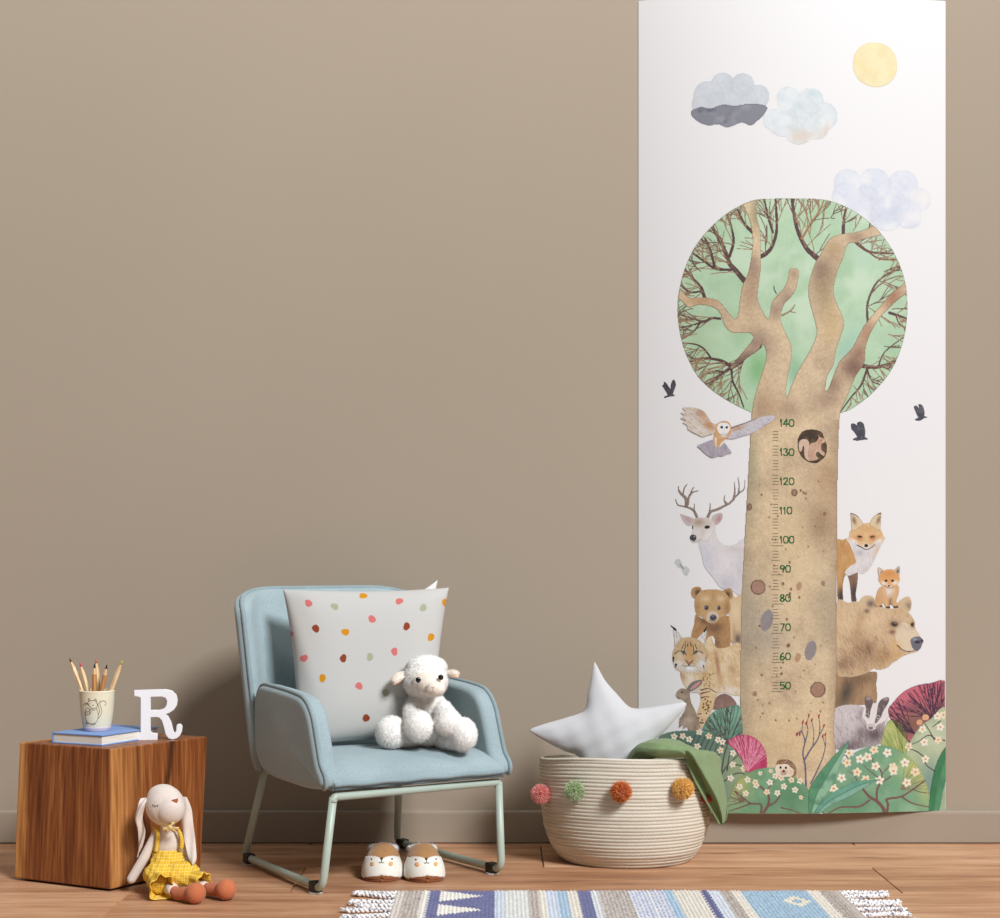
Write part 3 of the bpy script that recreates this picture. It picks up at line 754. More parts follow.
# overalls
m, nt, b = mat('yellow_check')
co = coords(nt, (1,1,1)); ws = []
for d_ in ('X', 'Z'):
    w_ = N(nt, 'ShaderNodeTexWave', wave_type='BANDS', bands_direction=d_); w_.inputs['Scale'].default_value = 62; nt.links.new(co, w_.inputs['Vector'])
    ws.append(ramp(nt, w_.outputs[1], [(0.80, (0,0,0,1)), (0.95, (1,1,1,1))]))
mx = N(nt, 'ShaderNodeMix', data_type='RGBA', blend_type='LIGHTEN'); mx.inputs[0].default_value = 1; nt.links.new(ws[0], mx.inputs[6]); nt.links.new(ws[1], mx.inputs[7])
mc = N(nt, 'ShaderNodeMix', data_type='RGBA'); nt.links.new(mx.outputs[2], mc.inputs[0]); mc.inputs[6].default_value = L4((222,174,40)); mc.inputs[7].default_value = L4((234,204,110))
nt.links.new(mc.outputs[2], b.inputs['Base Color']); b.inputs['Roughness'].default_value = 0.95; b.inputs['Specular IOR Level'].default_value = 0.15
bump(nt, b, noise(nt, co, 260, 3), 0.5, 0.0012); yel = m
pn = MB()
# waist and seat as one draped skirt-like lofted shell, two leg openings as flared cones
def ringpts(c, rx, ry, ax, n=40, rip=0.0, nr=9, ph=0.0):
    ax = Vector(ax).normalized(); a = ax.cross(Vector((0,1,0.2))).normalized(); b2 = ax.cross(a)
    return [Vector(c)+a*rx*(1+rip*math.sin(nr*t+ph))*math.cos(t)+b2*ry*(1+rip*math.sin(nr*t+ph))*math.sin(t) for t in [2*math.pi*i/n for i in range(n)]]
body_p = MB()
body_p.ell(P(169, 861, 3.112), (19*K, 14*K, 11*K)); body_p.ell(P(163, 874, 3.09), (20*K, 20*K, 13*K)); body_p.ell(P(180, 873, 3.09), (20*K, 20*K, 12*K))
body_p.cap(P(159, 878, 3.08), P(159, 882, 3.066), 13*K, 12*K); body_p.cap(P(184, 876, 3.075), P(190, 879, 3.07), 12*K, 9.5*K)
body_p.ell(P(168, 853, 3.116), (16.6*K, 12*K, 5*K))
mep = remesh(body_p, 0.0020, 4)
for v in mep.vertices:
    p = v.co; g = 0.0011*math.sin(p.x*430+p.z*120)*math.sin(p.x*170-p.z*260+1.0)
    v.co = p+v.normal*g
    if v.co.z < 0.001: v.co.z = 0.001
pants = link('overalls', tolocal(mep, bun), yel, bun)
def hem(c0, c1, r0, r1, ax, ph):
    rr_ = []
    for i in range(7):
        t = i/6; rr_.append(ringpts(Vector(c0).lerp(Vector(c1), t), r0+(r1-r0)*t, (r0+(r1-r0)*t)*0.8, ax, 44, 0.03+0.09*t, 7, ph))
    mb = MB(); mb.grid([r+[r[0]] for r in rr_]); o = mb.build('hem', yel, pants)
    for v in o.data.vertices:
        wz = v.co.z+bun.location.z
        if wz < 0.0012: v.co.z = 0.0012-bun.location.z
    s_ = o.modifiers.new('solid', 'SOLIDIFY'); s_.thickness = 0.0014
    return o
hem(P(158,882,3.065), P(162.5,890,3.028), 11*K, 15.5*K, P(163,891,3.02)-P(158,880,3.07), 0.4)
hem(P(188,878,3.075), P(204,884.5,3.048), 8.5*K, 12*K, P(206,886,3.045)-P(186,877,3.08), 1.2)
for pts in ([(155.5,852),(157,843),(157.5,834),(155.5,829),(154,827)],[(181,849),(181.5,841),(180,834),(177.5,829.5),(176,828)]):
    mb = MB(); rows_ = []
    a = catmull([(x, y, 0) for x, y in pts], 5)
    for i, q in enumerate(a):
        dd_ = 3.118-11.4*K+0.006*(i/len(a))**2
        rows_.append([P(q.x-2.3, q.y, dd_+0.0005), P(q.x, q.y, dd_-0.0012), P(q.x+2.3, q.y, dd_+0.0005)])
    mb.grid(rows_); o = mb.build('shoulder_strap', yel, pants); s_ = o.modifiers.new('solid', 'SOLIDIFY'); s_.thickness = 0.0018
# bow at the neck
rib = fabric('gold_ribbon', (232,206,150), (206,168,92), 500, 0.6, 0.2)
mb = MB(); bc = P(170, 827, 3.075)
for a0, L_ in ((200, 8), (-15, 9), (235, 6.5), (60, 7.5), (-50, 7)):
    a_ = math.radians(a0); d_ = Vector((math.cos(a_), 0, math.sin(a_)*0.8)); nn_ = Vector((-d_.z, 0, d_.x))
    mb.grid([[bc+d_*L_*K*t+nn_*K*(0.5+1.6*t)*s_+Vector((0, -0.002*math.sin(math.pi*t)-0.0008*s_, 0)) for s_ in (-1, 0, 1)] for t in (0, .25, .5, .75, 1)])
bo = mb.build('neck_bow', rib, bun); s_ = bo.modifiers.new('solid', 'SOLIDIFY'); s_.thickness = 0.0012
mb = MB(); mb.ell(bc+Vector((0,-0.001,0)), (2.6*K, 2*K, 2.4*K)); mb.build('knot', rib, bo)
# shoes and socks
shoe_m = fabric('rust_linen', (200,118,80), (182,102,66), 900, 0.95, 0.35, 0.0006, 0.15, 50)
sock_m = fabric('white_sock', (232,224,214), (216,206,194), 900, 0.95, 0.3)
for (s0, s1, hl, toe, rt) in ((P(168,888.5,3.05),P(174.5,891,3.032),P(178,894,3.022),P(195.5,891.5,3.000),10.4), (P(199,885,3.075),P(207,887.5,3.058),P(211,889.5,3.05),P(226,887.5,3.032),10.6)):
    mb = MB(); mb.tube([s0, s0.lerp(s1, .5), s1], [5.0*K, 5.1*K, 5.4*K], 20); mb.build('sock', sock_m, bun)
    sb = MB(); kk = 3.03/F
    toe = Vector(toe); toe.z = rt*kk*1.0+0.0006; hl = Vector(hl); hl.z = max(hl.z, 6.4*kk)
    sb.cap(hl, toe, 6.2*kk, 7.5*kk); sb.ell(toe, (rt*kk, rt*kk*1.05, rt*kk)); sb.cap(s1, hl, 5.4*kk, 6.2*kk)
    mm_ = remesh(sb, 0.0016, 5)
    for v in mm_.vertices: v.co.z = max(v.co.z, 0.0006)
    so = link('shoe', tolocal(mm_, bun), shoe_m, bun)
    dv = (toe-hl).normalized(); md = hl.lerp(toe, 0.22)
    mb = MB()
    for t in (-0.0035, 0.001, 0.0055): 
        c_ = md+dv*t+Vector((0,0,6.9*kk)); mb.tube([c_+Vector((-0.004,0.0005,-0.0012)), c_+Vector((0,-0.0005,0.0003)), c_+Vector((0.004,-0.0015,-0.0012))], 0.0004, 5)
    mb.build('lace', plain('lace_thread', (222,180,150), 0.8), so)

# ================================================================ fox faced slippers
tan = fabric('tan_felt', (186,138,88), (164,116,68), 700, 0.98, 0.4, 0.0007, 0.3, 40)
white_f = fabric('white_felt', (240,238,228), (226,223,212), 700, 0.98, 0.4, 0.0007, 0.3, 40)
sole_m = fabric('brown_suede', (150,92,56), (128,76,44), 800, 0.9, 0.3)
fluff = fabric('white_fluff', (242,240,236), (226,224,222), 300, 1.0, 0.4)
ink_m = plain('black_embroidery', (32,30,32), 0.8); dot_m = plain('soft_black_dot', (70,72,76), 0.8); chk = fabric('peach_felt', (232,178,118), (222,164,102), 700, 0.95, 0.3)
def slipper(cx, cd, rz, label):
    loc = Vector((cx, cd-DW, 0))
    t_ = thing('slipper', loc, rz, label, 'slipper', 'pair of animal face slippers')
    Ln = 0.128; SO = 0.006
    # local: toe towards -y
    nt_, nf = 70, 72; pts = []
    def hw(t): return 0.0400*(max(0, 1-((t-0.60)/0.40)**2.5)**0.5 if t > 0.60 else (0.80+0.20*math.sin(math.pi/2*t/0.60))*min(1, math.sqrt(max(0, 1-(1-min(1,t/0.16))**2))*1.0))
    def ht(t):
        a = 0.061 if t < 0.40 else 0.061-0.012*min(1,(t-0.40)/0.36)**1.1
        e = 1.0
        if t > 0.66: e = math.sqrt(max(0, 1-((t-0.66)/0.34)**2.2))
        if t < 0.08: e = math.sqrt(max(0, 1-(1-t/0.08)**2))
        return a*e*(0.80+0.20*min(1, t/0.3))
    G = []
    for i in range(nt_+1):
        t = i/nt_; t = 0.5-0.5*math.cos(math.pi*t) ; row = []
        w_ = hw(min(t, .999)); h_ = ht(min(t, .9995))
        for j in range(nf+1):
            q = math.pi*j/nf; cx_ = math.cos(q); sz = math.sin(q)
            x = w_*math.copysign(abs(cx_)**0.86, cx_)*(1-0.10*max(0,sz)**2); z = SO+h_*abs(sz)**0.86
            row.append(Vector((x, 0.5*Ln-t*Ln, z)))
        G.append(row)
    # panel: white face on the toe with a two-humped top border; below it the brown toe rand
    def zone(p):
        u = p.x/0.038; y_t = (0.5*Ln-p.y)/Ln
        top = 0.0470-0.0030*math.exp(-(u/0.14)**2)-0.030*max(0, abs(u)-0.40)**2
        if y_t > 0.56 and p.z < 0.0115*(1-0.75*u*u)+0.002: return 'rand'
        return 'panel' if y_t > 0.56 and p.z < top else 'upper'
    fu = []; ff = []; fr_ = []
    allp = [p for r in G for p in r]; m_ = nf+1
    for i in range(nt_):
        for j in range(nf):
            q = (i*m_+j, i*m_+j+1, (i+1)*m_+j+1, (i+1)*m_+j)
            c_ = (allp[q[0]]+allp[q[2]])/2; zn = zone(c_)
            if zn == 'panel': ff.append(q)
            elif zn == 'rand': fr_.append(q)
            else:
                y_t = (0.5*Ln-c_.y)/Ln
                if 0.10 < y_t < 0.44 and abs(c_.x) < 0.027*math.sin(math.pi*(y_t-0.10)/0.34)**0.5+0.001 and c_.z > 0.03: continue     # foot opening
                fu.append(q)
    def piece(fs, name, mm, th, off):
        use = sorted({k for q in fs for k in q}); rm_ = {k: n for n, k in enumerate(use)}
        mb = MB(); mb.add([allp[k] for k in use], [tuple(rm_[k] for k in q) for q in fs]); o = mb.build(name, mm, t_, True, True)
        s_ = o.modifiers.new('solid','SOLIDIFY'); s_.thickness = th; s_.offset = off; return o
    piece(fu, 'upper', tan, 0.003, -1); o2 = piece(ff, 'face_panel', white_f, 0.0022, 0.35); piece(fr_, 'toe_rand', sole_m, 0.0022, 0.0)
    # sole
    mb = MB(); ring = []
    for i in range(nt_+1): ring.append(Vector((G[i][0].x, G[i][0].y, 0)))
    lft = [Vector((-p.x, p.y, 0)) for p in ring[::-1]]; rg_ = ring+lft; n = len(rg_)
    mb.add([(p.x*.95, p.y*.975, 0.0005) for p in rg_]+[(p.x, p.y, 0.0025) for p in rg_]+[(p.x, p.y, SO+0.001) for p in rg_],
           [tuple(range(n))[::-1]]+[(i, (i+1)%n, n+(i+1)%n, n+i) for i in range(n)]+[(n+i, n+(i+1)%n, 2*n+(i+1)%n, 2*n+i) for i in range(n)]+[tuple(range(2*n, 3*n))])
    mb.build('sole', sole_m, t_, True, True)
    # fluffy lining showing in the opening
    fm = MB(); rr = random.Random(5)
    for k_ in range(26):
        a_ = 2*math.pi*k_/26; x = 0.0235*math.cos(a_); y = 0.5*Ln-Ln*(0.27+0.165*math.sin(a_)); z = 0.0545+0.003*math.sin(a_)-0.004*abs(math.cos(a_))
        fm.ell((x, y, z), (0.006, 0.006, 0.0045+0.002*rr.random()))
    for k_ in range(14): fm.ell((rr.uniform(-.016,.016), 0.5*Ln-Ln*rr.uniform(.17,.38), 0.044), (0.011, 0.011, 0.010))
    mm_ = remesh(fm, 0.0022, 3); lo = link('lining', mm_, fluff, t_)
    V, Fc = fur_strands(mm_, 3500, 0.0055, 0.0006, 9, 0.7); link('lining_pile', npmesh('lining_pile', V, Fc), fluff, lo)['kind'] = 'stuff'
    from mathutils.bvhtree import BVHTree
    bv = BVHTree.FromPolygons([tuple(p) for p in allp], ff+fu+fr_)
    def front(x, z, lift=0.0016):
        h = bv.ray_cast(Vector((x, -0.3, z+0.04)), Vector((0, 1, -0.13)).normalized())
        return h[0]+Vector((0, -lift, lift*0.5)) if h[0] is not None else Vector((x, -0.06, z))
    def patch(x, z, rx, rz, name, mm, lab_=None):      # embroidered patch lying on the felt
        pts = [front(x, z, 0.0014)]; fs = []
        for r_i in (0.5, 1.0):
            for k_ in range(18): a_ = 2*math.pi*k_/18; pts.append(front(x+rx*r_i*math.cos(a_), z+rz*r_i*math.sin(a_), 0.0014))
        for k_ in range(18): fs += [(0, 1+k_, 1+(k_+1)%18), (1+k_, 19+k_, 19+(k_+1)%18, 1+(k_+1)%18)]
        e = MB(); e.add(pts, fs); o = e.build(name, mm, o2, True, True); s_ = o.modifiers.new('solid','SOLIDIFY'); s_.thickness = 0.0012; s_.offset = 0
        if lab_: tag(o, lab_, None)
    patch(0, 0.0365, 0.0026, 0.0022, 'nose', ink_m)
    e = MB(); e.tube([front(0,0.035), front(0,0.0312)], 0.00075, 6)
    e.tube([front(x, z) for x, z in [(-.0050,.0300),(-.0034,.0282),(-.0012,.0288),(0,.0308),(.0012,.0288),(.0034,.0282),(.0050,.0300)]], 0.00075, 6)
    e.build('mouth', ink_m, o2, True, True)
    for sx_ in (-1, 1):
        patch(sx_*0.0200, 0.0352, 0.0017, 0.0016, 'eye', dot_m)
        patch(sx_*0.0180, 0.0262, 0.0042, 0.0042, 'cheek_patch', chk, 'round peach cheek')
    return t_
slipper((382.5-500)*3.26/F, 3.262, math.radians(2), 'left slipper of the pair, tan with a white animal face, below the chair')
slipper((423.5-500)*3.26/F, 3.258, math.radians(9), 'right slipper of the pair, turned slightly outward, below the chair')

# ================================================================ rope basket
BXc = Vector(((626-500)*3.455/F, 3.455-DW, 0)); SX, SY = 0.183, 0.158
bas = thing('rope_basket', BXc, 0, 'cream coiled rope basket with pom-poms standing on the floor below the poster', 'basket')
m, nt, b = mat('cotton_rope')
tc = N(nt, 'ShaderNodeTexCoord'); sp_ = N(nt, 'ShaderNodeSeparateXYZ'); nt.links.new(tc.outputs['Object'], sp_.inputs[0])
ang = mathn('ARCTAN2', sp_.outputs[1], sp_.outputs[0]); cb = N(nt, 'ShaderNodeCombineXYZ')
nt.links.new(mathn('MULTIPLY_ADD', ang, 0.18, mathn('MULTIPLY', sp_.outputs[2], 0.35)), cb.inputs[0]); nt.links.new(sp_.outputs[2], cb.inputs[2])
wv = N(nt, 'ShaderNodeTexWave', wave_type='BANDS', bands_direction='X'); wv.inputs['Scale'].default_value = 95; wv.inputs['Distortion'].default_value = 1.5; nt.links.new(cb.outputs[0], wv.inputs['Vector'])
n1 = noise(nt, tc.outputs['Object'], 300, 2); n2 = noise(nt, coords(nt, (1,1,9)), 9, 3)
fc = mathn('MULTIPLY_ADD', wv.outputs[1], 0.35, mathn('MULTIPLY_ADD', n1, 0.35, mathn('MULTIPLY', n2, 0.5)))
nt.links.new(ramp(nt, fc, [(0.25, L4((176,162,140))), (0.5, L4((208,199,180))), (0.8, L4((222,215,200)))]), b.inputs['Base Color'])
b.inputs['Roughness'].default_value = 0.95; b.inputs['Specular IOR Level'].default_value = 0.15; bump(nt, b, fc, 0.5, 0.0015); rope_m = m
BHT = 0.213
def bprof(t):
    """t 0..1 from the bottom edge up the wall: relative radius"""
    pr = [(0.0, 0.735), (0.06, 0.80), (0.13, 0.862), (0.22, 0.910), (0.35, 0.955), (0.5, 0.982), (0.65, 0.997), (0.8, 1.003), (1.0, 1.0)]
    for (a0, r0), (a1, r1) in zip(pr, pr[1:]):
        if t <= a1: s_ = (t-a0)/(a1-a0); return r0+(r1-r0)*s_
    return 1.0
def rimz(a):       # soft rim: front a little higher
    return 1.0-0.060*math.sin(a)+0.006*math.sin(3*a+1)+0.004*math.sin(5*a)
NC = 30; seg = 120
def wall_pt(a, t, off=0.0):
    r = bprof(t); 
    return Vector((SX*r*math.cos(a)+off*math.cos(a), SY*r*math.sin(a)+off*math.sin(a), BHT*t*(1+(rimz(a)-1)*t)))
mb = MB(); rows_ = []
def baseprof(r, off): return [Vector((SX*.735*r*math.cos(2*math.pi*k/seg), SY*.735*r*math.sin(2*math.pi*k/seg), off)) for k in range(seg+1)]
rows_.append(baseprof(0.001, 0.0012)); rows_.append(baseprof(0.5, 0.0012)); rows_.append(baseprof(0.93, 0.0012))
for c_ in range(NC):
    for k_ in range(7):
        t = (c_+k_/7)/NC; bl_ = abs(math.sin(math.pi*k_/7))**0.8*0.0017
        rows_.append([wall_pt(2*math.pi*k/seg, max(0.006, t), bl_-0.0015+0.0007*math.sin(2*math.pi*k/seg*2+c_*2.4)*math.sin(c_*1.7)) for k in range(seg+1)])
for k_ in range(7):
    q = math.pi*k_/6; rows_.append([wall_pt(2*math.pi*k/seg, 1.0, -0.0035+0.0042*math.cos(q))+Vector((0,0,0.0042*math.sin(q))) for k in range(seg+1)])
for c_ in range(NC-1, 0, -1):
    for k_ in range(4):
        t = (c_+1-k_/4)/NC; bl_ = abs(math.sin(math.pi*k_/4))*0.0016
        rows_.append([wall_pt(2*math.pi*k/seg, t, -0.0075-bl_) for k in range(seg+1)])
rows_.append([Vector((p.x*.9, p.y*.9, 0.008)) for p in [wall_pt(2*math.pi*k/seg, 0.03) for k in range(seg+1)]]); rows_.append(baseprof(0.001, 0.008))
mb.grid(rows_); mb.build('body', rope_m, bas, True, True)
def pompom(px, py, c, nm, r=0.0205, lab=None):
    # find wall angle whose picture column matches
    best = None
    for i in range(721):
        a = math.pi+math.pi*i/720; p = wall_pt(a, 0.76)+BXc
        q = 500+p.x*F/(p.y+DW)
        if best is None or abs(q-px) < best[0]: best = (abs(q-px), a)
    a = best[1]
    bt = min([0.5+0.5*i/100 for i in range(101)], key=lambda t: abs(HOR+(CAMH-(wall_pt(a, t).z))*F/((wall_pt(a, t)+BXc).y-0.015+DW)-py))
    p = wall_pt(a, bt); nr_ = Vector((math.cos(a)*SY, math.sin(a)*SX, 0)).normalized()
    cpt = p+nr_*(r*0.72)
    mb = MB(); mb.ell((0,0,0), (r*0.72,)*3, None, 20, 12)
    pm = fabric('yarn_'+nm, c, tuple(int(x*0.86) for x in c), 350, 1.0, 0.3, 0.0006, 0.3, 90)
    core = bpy.data.meshes.new('c'); core.from_pydata([tuple(v) for v in mb.v], [], mb.f)
    V, Fc = fur_strands(core, 1500, r*0.40, 0.0011, sum(c), 0.25)
    o_ = len(mb.v); V = np.concatenate([np.array(mb.v), V]); fs = [tuple(f) for f in mb.f]+[tuple(int(i)+o_ for i in f) for f in Fc]
    bpy.data.meshes.remove(core)
    m_ = bpy.data.meshes.new('pompom'); m_.from_pydata((V+np.array(cpt)).tolist(), [], fs); m_.update()
    tag(link('pompom', m_, pm, bas), lab, None)
pompom(547, 795, (246,160,152), 'pink', 0.0205, 'coral pink yarn pom-pom')
pompom(578, 791.5, (190,208,160), 'green', 0.021, 'sage green yarn pom-pom')
pompom(621.5, 792, (226,126,58), 'rust', 0.0215, 'rust orange yarn pom-pom')
pompom(678.5, 788.5, (250,200,110), 'mustard', 0.0225, 'mustard yellow yarn pom-pom')
pompom(703.5, 797.5, (206,70,50), 'red', 0.0130, 'red yarn pom-pom half under the green cloth')

# ================================================================ star cushion
SD = 3.43
sp = [(596,663.5),(605,680),(617,694),(631.5,708),(650,707.5),(668,705),(684,702.5),(686,707),(676,719),(664,732),(650,745),(652,760),(655,775),(654,790),(648,792),(632,782),(614,775),(598,782),(580,792),(574,788),(577,770),(579,757),(563,750),(547,742),(532,733),(531,729),(545,724),(566,718),(584,711),(588,694),(592,676),(594,665)]
oc = Vector((606, 735, 0)); 
ol = catmull([(x, y, 0) for x, y in sp], 5, True); nO = len(ol)
EA = np.array([(p.x, p.y) for p in ol]); EB = np.roll(EA, -1, 0)
def edist(x, y):
    d_ = EB-EA; q = np.array([x, y])-EA; t = np.clip((q*d_).sum(1)/(d_*d_).sum(1), 0, 1); return np.sqrt(((q-d_*t[:,None])**2).sum(1).min())
# soft inflation of the star outline (relaxed membrane)
_g = np.meshgrid(np.arange(525, 692, 1.0), np.arange(658, 798, 1.0)); _in = np.zeros(_g[0].shape, bool)
for (x1, y1), (x2, y2) in zip(EA, EB):
    if y1 == y2: continue
    _in ^= ((y1 > _g[1]) != (y2 > _g[1])) & (_g[0] < (x2-x1)*(_g[1]-y1)/(y2-y1)+x1)
_u = np.zeros(_g[0].shape)
for _ in range(2600):
    _u[1:-1,1:-1] = (0.25*(_u[:-2,1:-1]+_u[2:,1:-1]+_u[1:-1,:-2]+_u[1:-1,2:])+0.25)*_in[1:-1,1:-1]
def star_h(x, y):
    fx, fy = x-525, y-658; i, j = int(fy), int(fx); i = max(0, min(_u.shape[0]-2, i)); j = max(0, min(_u.shape[1]-2, j)); a_, b_ = fy-i, fx-j
    return math.sqrt(max(0, (_u[i,j]*(1-b_)+_u[i,j+1]*b_)*(1-a_)+(_u[i+1,j]*(1-b_)+_u[i+1,j+1]*b_)*a_))
rows_f = []; rows_b = []; NR = 30
lean = 0.35
for i in range(NR+1):
    s_ = 1-(i/NR); s_ = 1-(1-s_)**1.6 if s_ < 1 else 1
    rf, rb = [], []
    for p in ol:
        x = oc.x+(p.x-oc.x)*s_; y = oc.y+(p.y-oc.y)*s_
        e = edist(x, y) if s_ < 0.9999 else 0.0
        th = (star_h(x, y) if s_ < 0.9999 else 0)*1.02*SD/F
        th += 0.0012*math.sin(x*0.23+y*0.11)*math.sin(y*0.21-x*0.05)*min(1, e/8)
        z0 = P(x, y, SD); dz = (735-y)*SD/F*0.10
        rf.append(z0+Vector((0, dz-th, 0))); rb.append(z0+Vector((0, dz+th*0.9, 0)))
    rows_f.append(rf+[rf[0]]); rows_b.append(rb+[rb[0]])
mb = MB(); mb.grid(rows_f); mb.grid([r[::-1] for r in rows_b])
star_m = fabric('pale_grey_jersey', (201,201,202), (193,193,195), 800, 0.95, 0.25, 0.0006, 0.3, 12)
st = mb.build('star_cushion', star_m, None)
tag(st, 'pale grey star shaped cushion sticking out of the rope basket', 'cushion')

# ================================================================ green muslin cloth over the rim
ctl = [[(630,770,3.385),(629,760,3.385),(630,753,3.39),(634,748,3.40),(640,752,3.43),(642,765,3.44)],
       [(640,758.5,3.345),(637,752,3.335),(640,744,3.345),(648,741,3.37),(654,744,3.42),(655,758,3.44)],
       [(657,758,3.318),(654,752,3.300),(656,743,3.310),(662,739,3.35),(668,741,3.42),(668,757,3.45)],
       [(673,758,3.312),(670,751,3.296),(670,743,3.310),(675,741,3.36),(681,742,3.43),(682,755,3.46)],
       [(683.5,758,3.318),(683,752,3.300),(682,746,3.316),(690,746,3.37),(699,753,3.44),(703,757,3.47)],
       [(686,762,3.310),(695,763,3.322),(692,754,3.292),(703,753,3.36),(713,751.5,3.45),(720,757,3.50)],
       [(691,772,3.322),(700,777,3.340),(700,766,3.312),(711,766,3.38),(718,765,3.46),(721,770,3.50)],
       [(697,785,3.332),(705,788,3.350),(709,782,3.328),(718,781,3.39),(723,780,3.46),(724,784,3.49)],
       [(705,800,3.345),(712,802,3.362),(717,798,3.345),(722,797,3.40),(726,796,3.45),(726.5,799,3.47)],
       [(714,814,3.362),(718,815,3.380),(721,813,3.365),(724,812,3.40),(726.5,810,3.43),(727,811,3.44)],
       [(720,825,3.378),(721,825,3.384),(722,824.5,3.384),(723,823.5,3.40),(724.5,822,3.412),(725.5,820,3.42)]]
rows_ = [[P(*q) for q in r] for r in ctl]
# fine interpolation in both directions plus crinkle of the gauze
R1 = [catmull(r, 8) for r in rows_]; R2 = [catmull([R1[i][j] for i in range(len(R1))], 8) for j in range(len(R1[0]))]
for j, r in enumerate(R2):
    for i, p in enumerate(r):
        s_ = i/len(r); pl_ = 0.0038*max(0, (s_-0.42)/0.58)*math.sin(math.pi*min(1, (1-s_)*3+0.15))*math.sin(2*math.pi*j/11.0+0.6); p += Vector((0.0, pl_-0.0012*math.sin(j*0.9+i*0.10)*math.sin(i*0.21+j*0.05), 0.0008*math.sin(j*1.1+i*0.22)))
mb = MB(); mb.grid(R2)
gm = fabric('sage_muslin', (128,150,106), (112,134,90), 420, 0.95, 0.6, 0.0012, 0.2, 60)
gc = mb.build('muslin_cloth', gm, None); s_ = gc.modifiers.new('solid', 'SOLIDIFY'); s_.thickness = 0.0022
tag(gc, 'green muslin cloth draped over the right rim of the rope basket', 'cloth')

# ================================================================ woven rug
RX0, RX1, RYb, RYf = -0.198, 0.642, 3.080-DW, 2.48-DW
def X_(px): return (px-500)*3.075/F
bands = [(395,406,(214,203,193),'n'),(406,423,(196,184,174),'k'),(423,430,(236,230,220),'n'),(430,495,(112,114,158),'tri'),(495,504,(206,214,226),'n'),(504,528,(222,222,218),'n'),(528,538,(194,182,172),'k'),
 (538,545,(232,224,210),'n'),(545,556,(208,216,230),'n'),(556,567,(170,196,216),'n'),(567,577,(228,220,206),'n'),(577,590,(108,110,154),'n'),(590,597,(222,224,224),'n'),(597,628,(198,188,180),'k'),
 (628,663,(220,222,226),'plaid'),(663,672,(168,196,218),'n'),(672,700,(226,219,206),'n'),(700,707,(96,98,146),'n'),(707,719,(214,220,228),'n'),(719,730,(188,176,166),'k'),(730,740,(232,224,210),'n'),
 (740,806,(166,194,214),'dia'),(806,818,(232,224,210),'n'),(818,832,(190,178,168),'k'),(832,844,(200,188,178),'n')]
dx = 0.0018; nx = int((RX1-RX0)/dx); ny = int((RYb-RYf)/0.0026)
xs = np.linspace(RX0, RX1, nx); ys = np.linspace(RYb, RYf, ny)
XX, YY = np.meshgrid(xs, ys)
pitch = 0.0072
row = XX/pitch; ri = np.floor(row); fr = row-ri
loop = 0.0105
ph = YY/loop+0.5*(ri % 2)+0.15*np.sin(ri*7.1)
Z = 0.0055+0.0030*np.abs(np.sin(np.pi*fr))**0.8+0.0022*np.abs(np.sin(np.pi*(ph+0.35*(fr-0.5))))
r_ = np.random.default_rng(11); nzm = r_.normal(0, 1, XX.shape); Z += 0.0005*nzm
edge = np.minimum.reduce([XX-RX0, RX1-XX, RYb-YY, YY-RYf]); Z *= np.clip(0.45+edge/0.006, 0, 1)
YYd = YY+0.0016*np.sin(XX*520)*np.clip(1-(RYb-YY)/0.01, 0, 1)+0.0022*np.sin(XX*37)*np.clip(1-(RYb-YY)/0.05, 0, 1)+0.0075*np.exp(-((XX-X_(664))/0.035)**2)*np.clip(1-(RYb-YY)/0.08, 0, 1)
C = np.zeros(XX.shape+(3,)); Xw = XX+0.0012*np.sin(YY*300+ri*2)
dep = RYb-YY
for (a0, a1, c, k_) in bands:
    mk = (Xw >= X_(a0)) & (Xw < X_(a1)+0.001); cc_ = np.array(c, float)
    C[mk] = cc_
    if k_ == 'k':
        s_ = mk & (r_.random(XX.shape) < 0.16); C[s_] = cc_*0.68
    if k_ == 'tri':
        s_ = mk & (r_.random(XX.shape) < 0.14); C[s_] = cc_*0.72
        u = (Xw-X_(441))/(X_(484)-X_(441)); q = (dep % 0.118)/0.118
        tr = (u > 0) & (u < 1) & (np.abs(q-0.46) < 0.40*(1-u)); C[tr & mk] = (238,232,222)
    if k_ == 'plaid':
        s_ = mk & ((np.sin(YY*230+ri)*np.sin(ri*1.9) > 0.25)); C[s_] = (184,192,220)
        s_ = mk & (r_.random(XX.shape) < 0.05); C[s_] = (150,156,190)
    if k_ == 'dia':
        s_ = mk & (r_.random(XX.shape) < 0.10); C[s_] = cc_*0.78
        u = (Xw-X_(777))/(X_(799)-X_(777))-0.5; q = (dep % 0.30); di = np.abs(u)/0.62+np.abs(q-0.10)/0.048; C[mk & (di < 1) & (di > 0.42)] = (236,226,206)
C[(C.sum(-1) == 0)] = (200,188,178)
C *= (1+0.05*nzm)[...,None]; C = np.clip(C*0.95, 20, 240)
I = np.arange(nx*ny).reshape(ny, nx); Fq = np.stack([I[:-1,:-1], I[1:,:-1], I[1:,1:], I[:-1,1:]], -1).reshape(-1,4)
bq = np.concatenate([np.stack([XX, YYd, Z], -1).reshape(-1,3), np.array([[RX0,RYb-.001,0.0008],[RX1,RYb-.001,0.0008],[RX1,RYf,0.0008],[RX0,RYf,0.0008]])])
nb_ = nx*ny; me = npmesh('weave', bq, np.concatenate([Fq, np.array([[nb_,nb_+1,nb_+2,nb_+3]])]))
setcol(me, np.concatenate([lin(C).reshape(-1,3), np.tile(lin((180,170,160)), (4,1))]))
rug = thing('woven_rug', (0.5*(RX0+RX1), 0.5*(RYb+RYf), 0), 0, 'striped blue, cream and grey woven cotton rug with tassels on the wooden floor', 'rug')
link('weave', tolocal(me, rug), vcol('rug_yarn', 0.95, 0.15, 500, 0.4, 0.2), rug)
